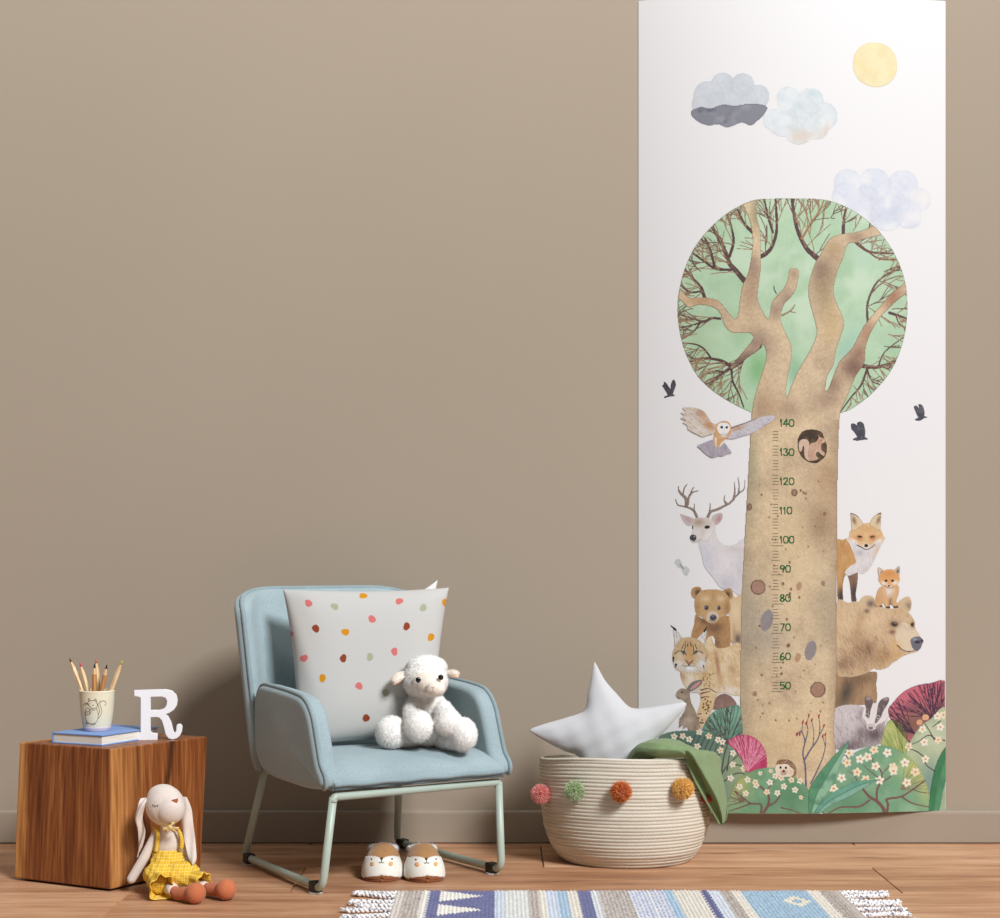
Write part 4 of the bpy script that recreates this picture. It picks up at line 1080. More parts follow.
def tassel(x, y, dirx, ln, rz_, seed, lift=0.0):
    rr = random.Random(seed); V = []; Fc = []; cols = []
    mb = MB(); n = 34; tw = 5.2
    for s_ in range(2):
        pts = []; rad = []
        for i in range(n+1):
            t = i/n; a = math.pi*s_+tw*2*math.pi*t*(ln/0.085); rr_ = 0.0026
            pts.append(Vector((x+dirx*ln*t, y+rz_*t+0.004*math.sin(t*4+seed), 0.0056+rr_*math.cos(a)+lift*math.sin(math.pi*t)))+Vector((0, rr_*math.sin(a), 0))); rad.append(0.0030)
        mb.tube(pts, rad, 8)
    kx = x+dirx*ln
    for q in range(5): mb.ell((kx+dirx*rr.uniform(-.004,.004), y+rz_+rr.uniform(-.004,.004), 0.0062+rr.uniform(-.001,.002)), (0.0048,0.0042,0.0040), None, 10, 6)
    for q in range(8):
        a = rr.uniform(-0.9, 0.9); mb.tube([(kx, y+rz_, 0.006), (kx+dirx*0.012*math.cos(a), y+rz_+0.011*math.sin(a), rr.uniform(0.003, 0.010))], [0.0016, 0.0009], 5)
    return mb
m, nt, b = mat('speckled_yarn')
n1 = noise(nt, coords(nt), 240, 2); nt.links.new(ramp(nt, n1, [(0.36, L4((96,100,126))), (0.42, L4((196,196,204))), (0.47, L4((238,236,234)))]), b.inputs['Base Color']); b.inputs['Roughness'].default_value = 0.95
nt.nodes[-1]
yarn = m
for i, (dy, ln, tl) in enumerate(((-.014,.070,.004),(-.044,.072,.026),(-.088,.072,-.006),(-.122,.058,-.004),(-.160,.08,.004),(-.205,.075,-.008),(-.25,.08,.006),(-.30,.076,-.006),(-.35,.08,.004),(-.40,.074,.007),(-.45,.08,-.006),(-.50,.078,.004),(-.55,.08,-.004),(-.585,.076,-.006))):
    tassel(RX0+0.003, RYb+dy, -1, ln, tl, i+3).build('tassel', yarn, rug)
for i, (dy, ln, tl) in enumerate(((-.014,.082,.004),(-.050,.078,.022),(-.082,.086,-.010),(-.108,.080,-.006),(-.150,.08,-.01),(-.2,.078,.005),(-.25,.08,.006),(-.30,.076,-.006),(-.35,.08,.004),(-.40,.074,.007),(-.45,.08,-.006),(-.50,.078,.004),(-.55,.08,-.004),(-.585,.076,-.006))):
    tassel(RX1-0.003, RYb+dy, 1, ln, tl, i+13).build('tassel', yarn, rug)
# ================================================================ growth chart poster: a bowed sheet with printed motifs
PX0, PX1, PY0, PY1 = 638.5, 945.5, -3.0, 812.5
SW = DW/F
XC = (PX0+PX1)/2; HWP = (PX1-PX0)/2
BOW = 0.046  # curvature added so the sheet shades off towards its left edge
def bow(q): return 0.0015+BOW*(1-q*q)*(1-0.25*q)          # q -1..1 across the sheet
def sheet(px, py, lift=0.0):
    """arrays of picture columns/rows of the flat drawing -> points on the sheet, and normals"""
    px = np.asarray(px, float); py = np.asarray(py, float)
    q = (px-XC)/HWP; y = -bow(q)
    slope = -BOW*(-2*q*(1-0.25*q)-0.25*(1-q*q))/(HWP*SW)                  # dy/dx
    nx_ = slope; nl = np.sqrt(1+nx_**2); nrm = np.stack([nx_/nl, -1/nl, np.zeros_like(nx_)], -1)
    # allow for the sheet standing a little nearer than the wall
    k = (DW+y)/DW
    x = (px-500)*SW*(1+(k-1)*0.8); z = CAMH-(py-HOR)*SW*0.9925
    return np.stack([x, y, z], -1)+nrm*lift, nrm
poster = thing('growth_chart_poster', (float((XC-500)*SW), 0, CAMH-(PY1-HOR)*SW*0.9925), 0, 'tall white growth chart poster with a printed forest tree hanging on the wall', 'poster')
ink = vcol('poster_print', 0.55, 0.25)
def with_normals(me, nr):
    me.normals_split_custom_set_from_vertices([tuple(n) for n in nr])
# base sheet
gx = np.linspace(PX0, PX1, 121); gy = np.linspace(PY0, PY1, 28)
GX, GY = np.meshgrid(gx, gy); Pf, Nf = sheet(GX, GY); Pb = Pf+np.array([0, 0.0009, 0])
nxg, nyg = 121, 28; I = np.arange(nxg*nyg).reshape(nyg, nxg)
fq = np.stack([I[:-1,:-1], I[1:,:-1], I[1:,1:], I[:-1,1:]], -1).reshape(-1,4); off_ = nxg*nyg
nP = 2*off_; rim = list(I[0,:])+list(I[1:,-1])+list(I[-1,-2::-1])+list(I[-2:0:-1,0]); nr_ = len(rim); rm = [(nP+k, nP+(k+1)%nr_, nP+nr_+(k+1)%nr_, nP+nr_+k) for k in range(nr_)]; rimv = np.concatenate([Pf.reshape(-1,3)[rim], Pb.reshape(-1,3)[rim]])
me = npmesh('sheet', np.concatenate([Pf.reshape(-1,3), Pb.reshape(-1,3), rimv]), np.concatenate([fq, fq[:, ::-1]+off_, np.array(rm)]))
me.transform(IM[poster.name])
m, nt, b = mat('white_vinyl'); b.inputs['Base Color'].default_value = (PWHITE, PWHITE, PWHITE, 1); b.inputs['Roughness'].default_value = 0.55; b.inputs['Specular IOR Level'].default_value = 0.25
bump(nt, b, noise(nt, coords(nt), 60, 2), 0.03, 0.0005)
link('sheet', me, m, poster)

# -------- value noise
_nt = rng.random((64, 64, 4))
def vnoise(X, Y, s, ch=0):
    x = X/s; y = Y/s; xi = np.floor(x).astype(int); yi = np.floor(y).astype(int); fx = x-xi; fy = y-yi
    fx = fx*fx*(3-2*fx); fy = fy*fy*(3-2*fy); g = _nt[..., ch]
    a = g[yi%64, xi%64]; b_ = g[yi%64, (xi+1)%64]; c = g[(yi+1)%64, xi%64]; d = g[(yi+1)%64, (xi+1)%64]
    return (a*(1-fx)+b_*fx)*(1-fy)+(c*(1-fx)+d*fx)*fy
def fbm(X, Y, s, ch=0): return (vnoise(X,Y,s,ch)*4+vnoise(X+31,Y+17,s/2,ch)*2+vnoise(X+7,Y+53,s/4,ch))/7
class Art:
    def __init__(s, x0, y0, x1, y1, cell=0.6, ox=0, oy=0, sc=1.0):
        """drawing space: pts given are (ox + x/sc, oy + y/sc) in picture pixels"""
        s.o = (ox, oy, sc); s.x = np.arange(x0, x1+cell, cell); s.y = np.arange(y0, y1+cell, cell); s.c = cell
        s.X, s.Y = np.meshgrid(s.x, s.y); s.C = np.full(s.X.shape+(3,), 255.0); s.A = np.zeros(s.X.shape, bool); s.m = None
    def T(s, pts): 
        ox, oy, sc = s.o; return [(ox+p[0]/sc, oy+p[1]/sc) for p in pts]
    def mask(s, pts, smooth=4):
        q = s.T(pts)
        if smooth: q = [(p.x, p.y) for p in catmull([(a, b_, 0) for a, b_ in q], smooth, True)]
        m_ = np.zeros(s.X.shape, bool); n = len(q)
        for i in range(n):
            (x1, y1), (x2, y2) = q[i], q[(i+1)%n]
            if y1 == y2: continue
            c = (y1 > s.Y) != (y2 > s.Y)
            m_ ^= c & (s.X < (x2-x1)*(s.Y-y1)/(y2-y1)+x1)
        return m_
    def poly(s, pts, col, smooth=4, clip=None, alpha=True):
        m_ = s.mask(pts, smooth)
        if clip is not None: m_ &= clip
        s.C[m_] = col
        if alpha: s.A |= m_
        s.m = m_; return m_
    def blob(s, cx, cy, rx, ry, col, k=0.8, ang=0, m=None, hard=1.0):
        ox, oy, sc = s.o; cx, cy = ox+cx/sc, oy+cy/sc; rx /= sc; ry /= sc; a = math.radians(ang)
        dx_, dy_ = s.X-cx, s.Y-cy; u = (dx_*math.cos(a)+dy_*math.sin(a))/rx; v_ = (-dx_*math.sin(a)+dy_*math.cos(a))/ry
        wgt = k*np.exp(-(u*u+v_*v_)**hard)
        mm = s.A if m is None else m
        wgt = wgt*mm; s.C += (np.array(col, float)-s.C)*wgt[..., None]
    def dot(s, cx, cy, rx, ry, col, ang=0, alpha=True):
        ox, oy, sc = s.o; cx, cy = ox+cx/sc, oy+cy/sc; rx /= sc; ry /= sc; a = math.radians(ang)
        dx_, dy_ = s.X-cx, s.Y-cy; u = (dx_*math.cos(a)+dy_*math.sin(a))/rx; v_ = (-dx_*math.sin(a)+dy_*math.cos(a))/ry
        m_ = u*u+v_*v_ < 1; s.C[m_] = col
        if alpha: s.A |= m_
    def stroke(s, pts, w0, w1, col, clip=None, alpha=True, sm=4, k=1.0, raw=False):
        q = pts if raw else s.T(pts)
        sc = 1.0 if raw else s.o[2]
        if sm and len(q) > 2: q = [(p.x, p.y) for p in catmull([(a, b_, 0) for a, b_ in q], sm)]
        n = len(q)-1; hw = max(w0, w1)/sc/2+1
        for i in range(n):
            (x1, y1), (x2, y2) = q[i], q[i+1]
            ix0 = int((min(x1,x2)-hw-s.x[0])/s.c); ix1 = int((max(x1,x2)+hw-s.x[0])/s.c)+2; iy0 = int((min(y1,y2)-hw-s.y[0])/s.c); iy1 = int((max(y1,y2)+hw-s.y[0])/s.c)+2
            ix0 = max(0, ix0); iy0 = max(0, iy0)
            if ix1 <= ix0 or iy1 <= iy0: continue
            sl = (slice(iy0, iy1), slice(ix0, ix1)); X, Y = s.X[sl], s.Y[sl]
            if X.size == 0: continue
            dx_, dy_ = x2-x1, y2-y1; L_ = dx_*dx_+dy_*dy_+1e-9; t = np.clip(((X-x1)*dx_+(Y-y1)*dy_)/L_, 0, 1)
            d = np.hypot(X-x1-t*dx_, Y-y1-t*dy_); w_ = (w0+(w1-w0)*((i+t)/n))/sc/2
            m_ = d < w_
            if clip is not None: m_ &= clip[sl]
            if k >= 1: s.C[sl][m_] = col
            else: s.C[sl][m_] += (np.array(col, float)-s.C[sl][m_])*k
            if alpha: s.A[sl] |= m_
    def wash(s, m, amp=10, size=6, ch=0, grain=4):
        n_ = (fbm(s.X, s.Y, size, ch)-0.5)*2*amp+(vnoise(s.X, s.Y, 1.3, 3)-0.5)*2*grain
        s.C[m] += n_[m][:, None]
    def tint(s, m, col, size=20, ch=1, lo=0.45, hi=0.75, k=0.8):
        f_ = np.clip((fbm(s.X, s.Y, size, ch)-lo)/(hi-lo), 0, 1)*k
        s.C[m] += (np.array(col, float)-s.C[m])*f_[m][:, None]
    def fur(s, m, n, ang, ln, cols, seed=0, w=0.7, spread=25, k=0.6, centre=None):
        """short directional brush hairs inside mask m; ang degrees, or fanning away from centre"""
        r = random.Random(seed); ys_, xs_ = np.nonzero(m)
        if len(ys_) == 0: return
        for _ in range(n):
            i = r.randrange(len(ys_)); x, y = s.x[xs_[i]], s.y[ys_[i]]
            if centre is not None: a = math.atan2(y-centre[1], x-centre[0])
            else: a = math.radians(ang)
            a += math.radians(r.uniform(-spread, spread)); l = ln*r.uniform(.5, 1.2)
            s.stroke([(x, y), (x+l*math.cos(a), y+l*math.sin(a))], w, w*0.4, r.choice(cols), clip=m, alpha=False, sm=0, k=k, raw=True)
    def outline(s, m, col, k=0.7):
        e = m.copy(); e[1:-1,1:-1] = m[1:-1,1:-1] & ~(m[:-2,1:-1] & m[2:,1:-1] & m[1:-1,:-2] & m[1:-1,2:]); e &= m
        s.C[e] += (np.array(col, float)-s.C[e])*k
    def emit(s, name, lift, clip=None, white=None):
        A = s.A if clip is None else (s.A & clip(s.X, s.Y))
        # stay on the sheet
        A = A & (s.X > PX0+0.4) & (s.X < PX1-0.4) & (s.Y < PY1-0.4) & (s.Y > PY0+0.4)
        f = (A[:-1,:-1].astype(int)+A[1:,:-1]+A[1:,1:]+A[:-1,1:]) >= 3
        iy, ix = np.nonzero(f); ny_, nx_ = A.shape
        q = np.stack([iy*nx_+ix, (iy+1)*nx_+ix, (iy+1)*nx_+ix+1, iy*nx_+ix+1], -1)
        # bleed colour outward so edge corners carry the paint
        C = s.C.copy(); un = ~A
        for sh in ((0,1),(0,-1),(1,1),(1,-1)):
            r_ = np.roll(A, sh[1], sh[0]) & un; C[r_] = np.roll(s.C, sh[1], sh[0])[r_]; 
        used = np.unique(q); rem = np.zeros(A.size, np.int64); rem[used] = np.arange(len(used)); q = rem[q]
        p, nr = sheet(s.X.ravel()[used], s.Y.ravel()[used], lift)
        me = npmesh(name, p, q); me.transform(IM[poster.name])
        setcol(me, np.minimum(lin(np.clip(C.reshape(-1,3)[used], 0, 255))*PWHITE*1.13, PWHITE))
        return link(name, me, ink, poster)
UP = 0.00025      # each printed layer lies a hair above the last

# -------- sun and clouds
a = Art(850, 40, 900, 90, 0.8); m_ = a.poly([(874.5+22.6*math.cos(t), 65+22.6*math.sin(t)) for t in [2*math.pi*i/24 for i in range(24)]], (244,230,184)); a.wash(m_, 6, 9); a.tint(m_, (238,220,164), 9, 1, .45, .8, .6); a.outline(m_, (228,206,140), .6); a.emit('printed_sun', UP)
def cloud(name, circ, bbox, col, fn, lift=UP):
    a = Art(*bbox, 0.8)
    for cx, cy, r in circ:
        m_ = (a.X-cx)**2+(a.Y-cy)**2 < r*r; a.A |= m_; 
    a.C[a.A] = col
    a.wash(a.A, 7, 9)
    for cx, cy, r in circ:      # watercolour rings where the puffs overlap
        d = np.hypot(a.X-cx, a.Y-cy); ring = np.exp(-((d-r)/1.6)**2)*(d < r+.5)*0.13*a.A; a.C += (np.array(col)*0.86-a.C)*ring[..., None]
    fn(a); a.emit(name, lift)
def f1(a):
    low = a.mask([(690,113),(700,108),(710,110),(722,106.5),(735,108),(750,106),(766,109),(764,116),(757,123),(750,128),(742,125),(735,127),(726,129.5),(718,126),(708,127),(697,122)])
    a.C[low] = (138,140,150); a.A |= low; a.tint(low, (104,106,118), 10, 2, .45, .7, .9); a.tint(low, (168,170,178), 12, 1, .5, .8, .7); a.outline(low, (92,94,106), .6)
cloud('printed_grey_cloud', [(708,97,15),(722,86,11.5),(742,87,11.5),(757,99,12),(725,99,16),(742,101,14),(700,106,9)], (686,70,772,134), (212,218,224), f1)
def f2(a):
    a.blob(781,99,6,4,(160,196,204),.8,30); a.blob(790,105,7,3.5,(176,206,212),.6,30); a.blob(812,95,7,5,(194,216,220),.6); a.blob(771,124,6,8,(206,224,228),.7); a.blob(800,139,13,7,(228,212,196),.75); a.blob(826,131,4,8,(222,196,172),.75); a.blob(815,138,9,4,(224,204,186),.6); a.tint(a.A, (240,244,246), 14, 1, .4, .7, .7)
cloud('printed_blue_cloud', [(788,101,12),(810,103,13),(823,118,14),(815,129,13),(798,133,14),(782,124,15),(773,122,11),(800,116,18)], (758,86,842,150), (222,230,233), f2)
def f3(a): 
    a.blob(893,212,10,7,(206,214,230),.7); a.blob(852,205,8,8,(212,218,232),.6); a.blob(922,196,9,9,(246,240,230),.8); a.blob(912,216,12,6,(246,242,238),.7); a.tint(a.A, (244,245,249), 12, 2, .4, .75, .7)
cloud('printed_pale_cloud', [(847,184,14),(874,184,16),(903,184,15),(919,198,12),(845,198,14),(908,214,14),(886,215,16),(865,205,18),(890,200,20)], (828,164,936,236), (224,229,240), f3)

# -------- crown
BK = (92,68,66); TW = (156,128,102)
a = Art(675, 198, 910, 416, 0.5)
crown = [(677,310),(679,290),(684,270),(693,250),(705,234),(722,218),(740,207),(756,201.5),(775,200.5),(815,200.5),(832,203),(850,210),(868,222),(884,238),(896,257),(904,278),(907,300),(906.5,320),(903,340),(896,360),(886,377),(872,393),(857,405),(842,413),(810,418),(770,418),(750,413),(730,403),(712,391),(697,376),(686,355),(680,335)]
cm = a.poly(crown, (184,214,180), 3); a.wash(cm, 9, 16, 0, 4); a.tint(cm, (206,228,200), 26, 1, .45, .75, .9); a.tint(cm, (162,200,156), 24, 2, .5, .75, .5)
a.blob(757,371,10,16,(128,184,124),.8,0,cm); a.blob(794,375,8,16,(140,186,152),.7,0,cm); a.blob(848,345,8,26,(164,204,184),.7,30,cm); a.blob(868,250,22,18,(192,220,200),.6,0,cm); a.blob(700,345,18,30,(172,200,160),.6,0,cm)
def twig(x, y, ang, ln, w, depth, seed, col, spread=26):
    r = random.Random(seed); pts = [(x, y)]; an = ang
    nseg = 4
    for i in range(nseg):
        an += math.radians(r.uniform(-10, 10)); x += ln/nseg*math.cos(an); y += ln/nseg*math.sin(an); pts.append((x, y))
    a.stroke(pts, max(w, 0.95), max(w*0.6, 0.85), col, clip=cm, alpha=False, sm=3, raw=True)
    if depth > 0:
        nb = 2 if depth > 1 else 3
        for i in range(nb):
            k = r.randrange(1, len(pts)); s_ = 1 if (i+seed)%2 else -1
            twig(pts[k][0], pts[k][1], an+s_*math.radians(r.uniform(8, spread)), ln*r.uniform(.6, .85), w*0.62, depth-1, seed*7+i+1, col)
def radial(x, y): return math.atan2(y-309, x-792)
B_ = [([(743.5,282),(736,273),(729,265),(726,256),(717.5,238),(712,229)],5.5,3,BK),([(731,271),(715.5,270),(704.5,262.6),(693,254)],3,2,BK),([(714,268),(710,251),(704.5,239)],2.6,1.8,BK),([(729,257.5),(733,243),(730.5,227.5),(727,216.5)],3.2,1.6,BK),
 ([(752.6,235),(744,226),(740,218),(737,211)],3.4,1.8,BK),([(760.5,258),(766,255),(771.4,248),(776,231),(774.7,201)],4.6,2.4,BK),([(772,234),(767,218),(763.6,201)],2.4,1.6,BK),([(704.5,299.7),(702,291),(700,287),(692,278),(685,270)],3.6,1.6,BK),([(700,292),(689.5,292.5),(680,285)],2.2,1.4,BK),
 ([(818,261),(812,256),(805,249),(796,230),(791,201)],6,3,BK),([(801,240),(811,224),(819,212),(823,202)],2.8,1.5,(170,130,92)),([(811,224),(809,213),(806,202)],1.4,1,TW),([(842.5,234),(843,222.5),(845,210)],4,2.2,BK),([(852,240),(860,247),(870,252.5),(892.5,253)],4,1.8,(112,76,60)),([(869,253),(879,259),(897,259.5)],2,1.2,(130,84,60)),
 ([(867,322),(867,303),(877.5,281),(899,268)],2.6,1.6,(100,76,72)),([(871,293),(884,281),(900,275)],1.6,1,(130,96,84)),
 ([(758,347),(745,356),(738,364),(731,368)],6.5,4.5,BK),([(731,368),(722,362),(711,359.5),(699.7,359),(690,362)],3.6,1.6,BK),([(711,359.5),(704,350),(696,345),(683,343)],2.2,1.2,BK),([(731,368),(724,373),(715,379),(707,389)],3.6,2,BK),([(731,368),(732,382),(738,394),(743,408)],2.6,1.4,BK),([(724,373),(712,372),(700,378)],2,1.2,BK),
 ([(719.6,319.7),(711,319),(702.6,322),(690,318),(678,314)],2.6,1.4,BK),([(702.6,322),(690,326),(678.5,328)],1.8,1.1,BK),([(700,323),(692,333),(681,337)],1.8,1.1,BK),
 ([(858,365),(866,367),(878,367),(898,360)],5,2.6,BK),([(866.5,369),(860,386),(850,398),(840,412)],2.4,1.2,BK),([(866.5,370),(871,381),(880,385)],2,1.1,BK),([(878,366),(884,352),(904,336)],1.6,1,BK),([(889,312.7),(897,315),(906,318)],3.2,2,BK),([(895,314),(899,324),(906,328)],1.4,1,BK)]
sd = 1
for pts, w0, w1, c in B_:
    a.stroke(pts, w0, w1, c, clip=cm, alpha=False)
    q = catmull([(x, y, 0) for x, y in pts], 5)
    step = 6 if w0 > 2.3 else 9
    for i in range(4, len(q), step):
        sd += 1; an = radial(q[i].x, q[i].y)
        dist = max(6, 113-math.hypot(q[i].x-792, q[i].y-309))
        for s_ in (-1, 1):
            twig(q[i].x, q[i].y, an+s_*math.radians(16+(sd*37)%22), min(28, dist*0.75+4), 1.0, 1, sd*3+s_+1, TW if (sd+s_) % 3 else (120,94,84))
for i in range(48):     # fine twigs along the rim
    t = 2*math.pi*i/48
    if 0.33*math.pi < t < 0.68*math.pi: continue
    x, y = 792+99*math.cos(t), 309+97*math.sin(t); twig(x, y, t+math.radians((i*53)%30-15), 17, 0.9, 1, i+500, TW if i % 3 else (110,86,78))
a.stroke([(775.5,295),(773.5,291),(773,287)], 1.3, .8, BK, clip=cm, alpha=False); a.stroke([(781,317),(790,312),(794,306)], 2, 1, TW, clip=cm, alpha=False); a.stroke([(788,313),(795,314)], 1.2, .8, TW, clip=cm, alpha=False)
a.outline(cm, (92,128,92), .8); a.emit('printed_tree_crown', UP*2)

# -------- trunk with limbs
trunk = [(751,413),(755,393),(764,365),(765,352),(761.5,345.5),(757,352),(745,360),(733,369),(730,367.5),(745,350),(752.7,339),(747.7,334),(732.7,334),(724,326.6),(720,315),(712.6,308),(697.6,305.5),(689,308),(680.5,300),(671,296),(672,281),(680,290),(690,298),(700,297.5),(717.6,301.5),(729,315),(734,320),(737,317),(739,303),(741.4,288),(747.7,273),(751.5,250),(751.5,237.6),(749,222.6),(744.5,212),(742,204),(741,192),(755,192),(756,217.6),(759.7,232.6),(760.7,255),(760,272.7),(757.7,290),(757.7,303),(766.5,320),(769,315),(771.5,303),(782.8,290),(787,280),(789,270.7),(797.3,270.7),(797.3,282.7),(792.8,295),(784,305),(780,318),(782.8,330),(790,345),(790.8,360),(786.5,380.5),(785.6,398),(789,390.5),(797.8,370.5),(810,350),(815.4,335),(814,323),(807.8,300),(807.8,285),(814,265),(820,255),(828,241),(840.4,235),(855.5,232.6),(870.5,227),(882,219),(890,231),(863,240),(855,244),(846.7,245),(843,257.7),(836.7,272.7),(833,290),(835.4,302.8),(843,320),(842.4,330),(835.4,350),(833,365),(826.6,376.7),(825,391),(828,388),(838,363),(850.5,350),(863,326.6),(878,308),(890.6,293),(900,286),(914,272),(916,284),(893,303),(875.5,323),(865.5,345),(864,363),(855.5,375.5),(843,405.5),(839.5,414),(838,440),(837,480),(836.5,540),(836,600),(836,680),(833,730),(831,800),(740,800),(739.3,740),(739.6,680),(740,620),(742,570),(745.5,510),(748.5,455)]
a = Art(676, 198, 908, 801, 0.7)
tm = a.poly(trunk, (215,192,158), 3)
cut = a.mask(crown, 3) | (a.Y > 408); tm &= cut; a.A &= cut
a.tint(tm, (198,174,144), 24, 0, .45, .75, .8); a.tint(tm, (226,203,166), 30, 1, .45, .7, .8); a.wash(tm, 7, 8, 2, 7)
rr = np.clip((a.X-826)/12, 0, 1)*(a.Y > 420); a.C += (np.array((158,132,108.))-a.C)*(rr*0.55*tm)[..., None]
ll = np.clip((756-a.X)/12, 0, 1)*(a.Y > 420); a.C += (np.array((166,150,124.))-a.C)*(ll*0.5*tm)[..., None]
for q in [(818,525,14,22,(128,98,74),.6),(752,615,20,40,(166,156,140),.6),(768,640,24,16,(160,152,142),.45),(826,610,12,40,(168,156,134),.55),(825,480,10,24,(176,140,100),.5),(750,470,8,50,(164,158,128),.6),(790,540,26,70,(226,200,158),.5),(790,740,40,26,(222,194,148),.5),(757,345,14,16,(146,122,108),.75),(748,358,10,6,(120,94,86),.7),(738,364,9,7,(104,80,76),.85),(750,290,10,24,(168,138,112),.6),(752,268,7,12,(142,120,108),.55),(756,215,6,16,(148,140,110),.7),(820,272,10,14,(132,108,92),.75),(824,292,12,20,(158,140,106),.6),(832,385,8,10,(140,112,94),.7),(853,368,13,13,(116,84,74),.8),(858,352,8,12,(138,102,86),.6),(868,335,9,14,(166,124,98),.7),(892,298,10,14,(158,112,86),.75),(786,300,8,12,(150,126,114),.6),(775,312,6,8,(140,116,104),.5),(793,276,6,8,(166,138,118),.6),(830,325,10,22,(200,172,120),.5),(856,238,8,5,(150,122,96),.5),(832,250,8,10,(178,148,104),.5),(700,301,16,5,(190,150,112),.7),(788,410,14,12,(156,128,108),.55),(768,408,10,18,(186,150,118),.5),(825,400,14,10,(150,122,104),.55),(760,410,8,16,(158,130,106),.5)]: a.blob(*q[:4], q[4], q[5], 0, tm)
a.wash(tm, 5, 3, 1, 5); a.outline(tm, (112,76,56), .55)
for cx, cy, rx, ry, c, ol_ in [(757.4,587,7,7,(172,136,118),1),(766,620,6,11,(152,144,144),0),(809.7,650,5.5,10,(150,142,142),0),(817,689,7.2,7.5,(168,132,112),1),(798,586,2.8,4.2,(184,150,122),0),(797,657,2.8,4.8,(186,150,116),0),(793.5,493,2.6,3.2,(164,128,104),1),(823.5,514,1.8,2,(146,112,92),0),(749,507,2,3,(150,120,92),1),(822,583,2,2.4,(168,134,110),0),(754,693,2.2,2.6,(170,138,112),0),(787.6,645,1.8,2.4,(140,104,84),0)]:
    a.dot(cx, cy, rx, ry, c, 15, False)
    if ol_: a.stroke([(cx+rx*math.cos(t), cy+ry*math.sin(t)) for t in [2*math.pi*i/14 for i in range(15)]], 1, 1, (116,84,70), alpha=False, raw=True)
    a.wash((np.hypot((a.X-cx)/rx, (a.Y-cy)/ry) < 1), 8, 3)
r_ = random.Random(4)
for _ in range(58):
    x, y = r_.uniform(752,830), r_.uniform(480,720); q = r_.uniform(.5,1.3); a.dot(x, y, q, q*1.2, r_.choice([(152,116,92),(168,132,104),(136,102,82)]), 0, False)
for x, y in ((800,491),(802.5,493),(805,494),(747,510),(782,584),(790,589),(789,593),(786,619),(788,597)): a.dot(x, y, 1.2, 1.5, (146,110,88), 0, False)
a.emit('printed_tree_trunk', UP*3.6)

# -------- measuring scale
a = Art(768, 418, 800, 694, 0.5); TK = (120,104,86); GR = (36,104,52)
for cm_ in range(50, 141):
    y = 690.6-(cm_-50)*2.901; L_ = 10.5 if cm_ % 10 == 0 else 8 if cm_ % 5 == 0 else 5.5
    x0 = 772 if cm_ % 5 else 770.5; a.stroke([(x0, y), (x0+L_+ (1.5 if cm_ % 10 == 0 else 0), y)], .9, .9, TK, sm=0)
DG = {'0':[[(.5,0),(.15,.12),(0,.5),(.15,.88),(.5,1),(.85,.88),(1,.5),(.85,.12),(.5,0)]],'1':[[(.15,.25),(.55,0),(.52,1)]],'2':[[(.05,.25),(.3,.02),(.75,.05),(.85,.3),(.5,.65),(.05,.98),(.95,.96)]],
 '3':[[(.08,.1),(.5,0),(.85,.2),(.5,.45),(.9,.65),(.75,.95),(.3,1),(.02,.85)]],'4':[[(.65,1),(.68,0),(.0,.68),(1,.66)]],'5':[[(.9,.02),(.2,.04),(.12,.45),(.6,.38),(.95,.65),(.7,.97),(.05,.95)]],
 '6':[[(.75,.02),(.3,.25),(.05,.7),(.3,1),(.75,.95),(.92,.68),(.6,.5),(.1,.65)]],'7':[[(.05,.04),(.95,.02),(.4,1)]],'8':[[(.5,.46),(.12,.25),(.5,0),(.86,.22),(.5,.46),(.06,.74),(.5,1),(.94,.74),(.5,.46)]],'9':[[(.9,.35),(.5,.55),(.1,.35),(.45,.0),(.9,.15),(.88,.55),(.6,1)]]}
for n_ in range(50, 141, 10):
    y = 690.6-(n_-50)*2.901-9.3; s_ = str(n_); x = 779.0; a1 = 0
    for ch in s_:
        w_ = 2.6 if ch == '1' else 4.8
        for st_ in DG[ch]: a.stroke([(x+p[0]*w_, y+p[1]*7.0) for p in st_], 1.45, 1.45, GR, sm=4 if ch not in '147' else 0)
        x += w_+1.0
a.emit('printed_measuring_scale', UP*5)

# -------- squirrel in its hole  (zoomed drawing: origin 775,410 scale 13.11)
a = Art(794, 428, 830, 466, 0.4, 775, 410, 13.11)
h = a.poly([(290,380),(350,290),(440,262),(540,270),(610,310),(640,400),(670,470),(670,540),(640,620),(560,690),(500,705),(410,680),(330,610),(290,520),(282,440)], (84,66,50)); a.tint(h, (60,46,36), 6, 1, .45, .7, .8); a.tint(h, (120,100,70), 5, 2, .55, .75, .6); a.outline(h, (150,130,96), .5)
t_ = a.poly([(300,470),(310,420),(350,392),(400,395),(432,430),(440,520),(432,600),(460,660),(430,672),(390,640),(370,570),(372,500),(355,475),(345,520),(330,552),(308,540)], (214,188,166)); a.wash(t_, 10, 2)
b2_ = a.poly([(540,410),(560,370),(558,340),(580,365),(620,380),(642,420),(625,440),(600,450),(590,490),(600,530),(640,570),(630,600),(600,590),(560,555),(530,560),(525,610),(555,635),(520,665),(450,668),(420,620),(425,560),(440,470),(480,440),(520,430)], (204,168,142)); a.wash(b2_, 12, 2)
a.blob(470,600,40,60,(190,150,124),.6,0,b2_); a.blob(575,420,20,30,(186,126,92),.6,0,b2_); a.blob(535,560,16,20,(240,228,214),.8,0,b2_); a.blob(630,415,14,12,(230,214,204),.8,0,b2_); a.dot(600,402,9,10,(90,90,104)); a.dot(606,398,4,4,(230,230,240))
a.stroke([(565,550),(600,585),(628,600)],16,12,(212,182,160)); a.stroke([(440,500),(425,580),(450,650)],5,3,(166,126,104),clip=b2_)
a.emit('printed_squirrel', UP*5)

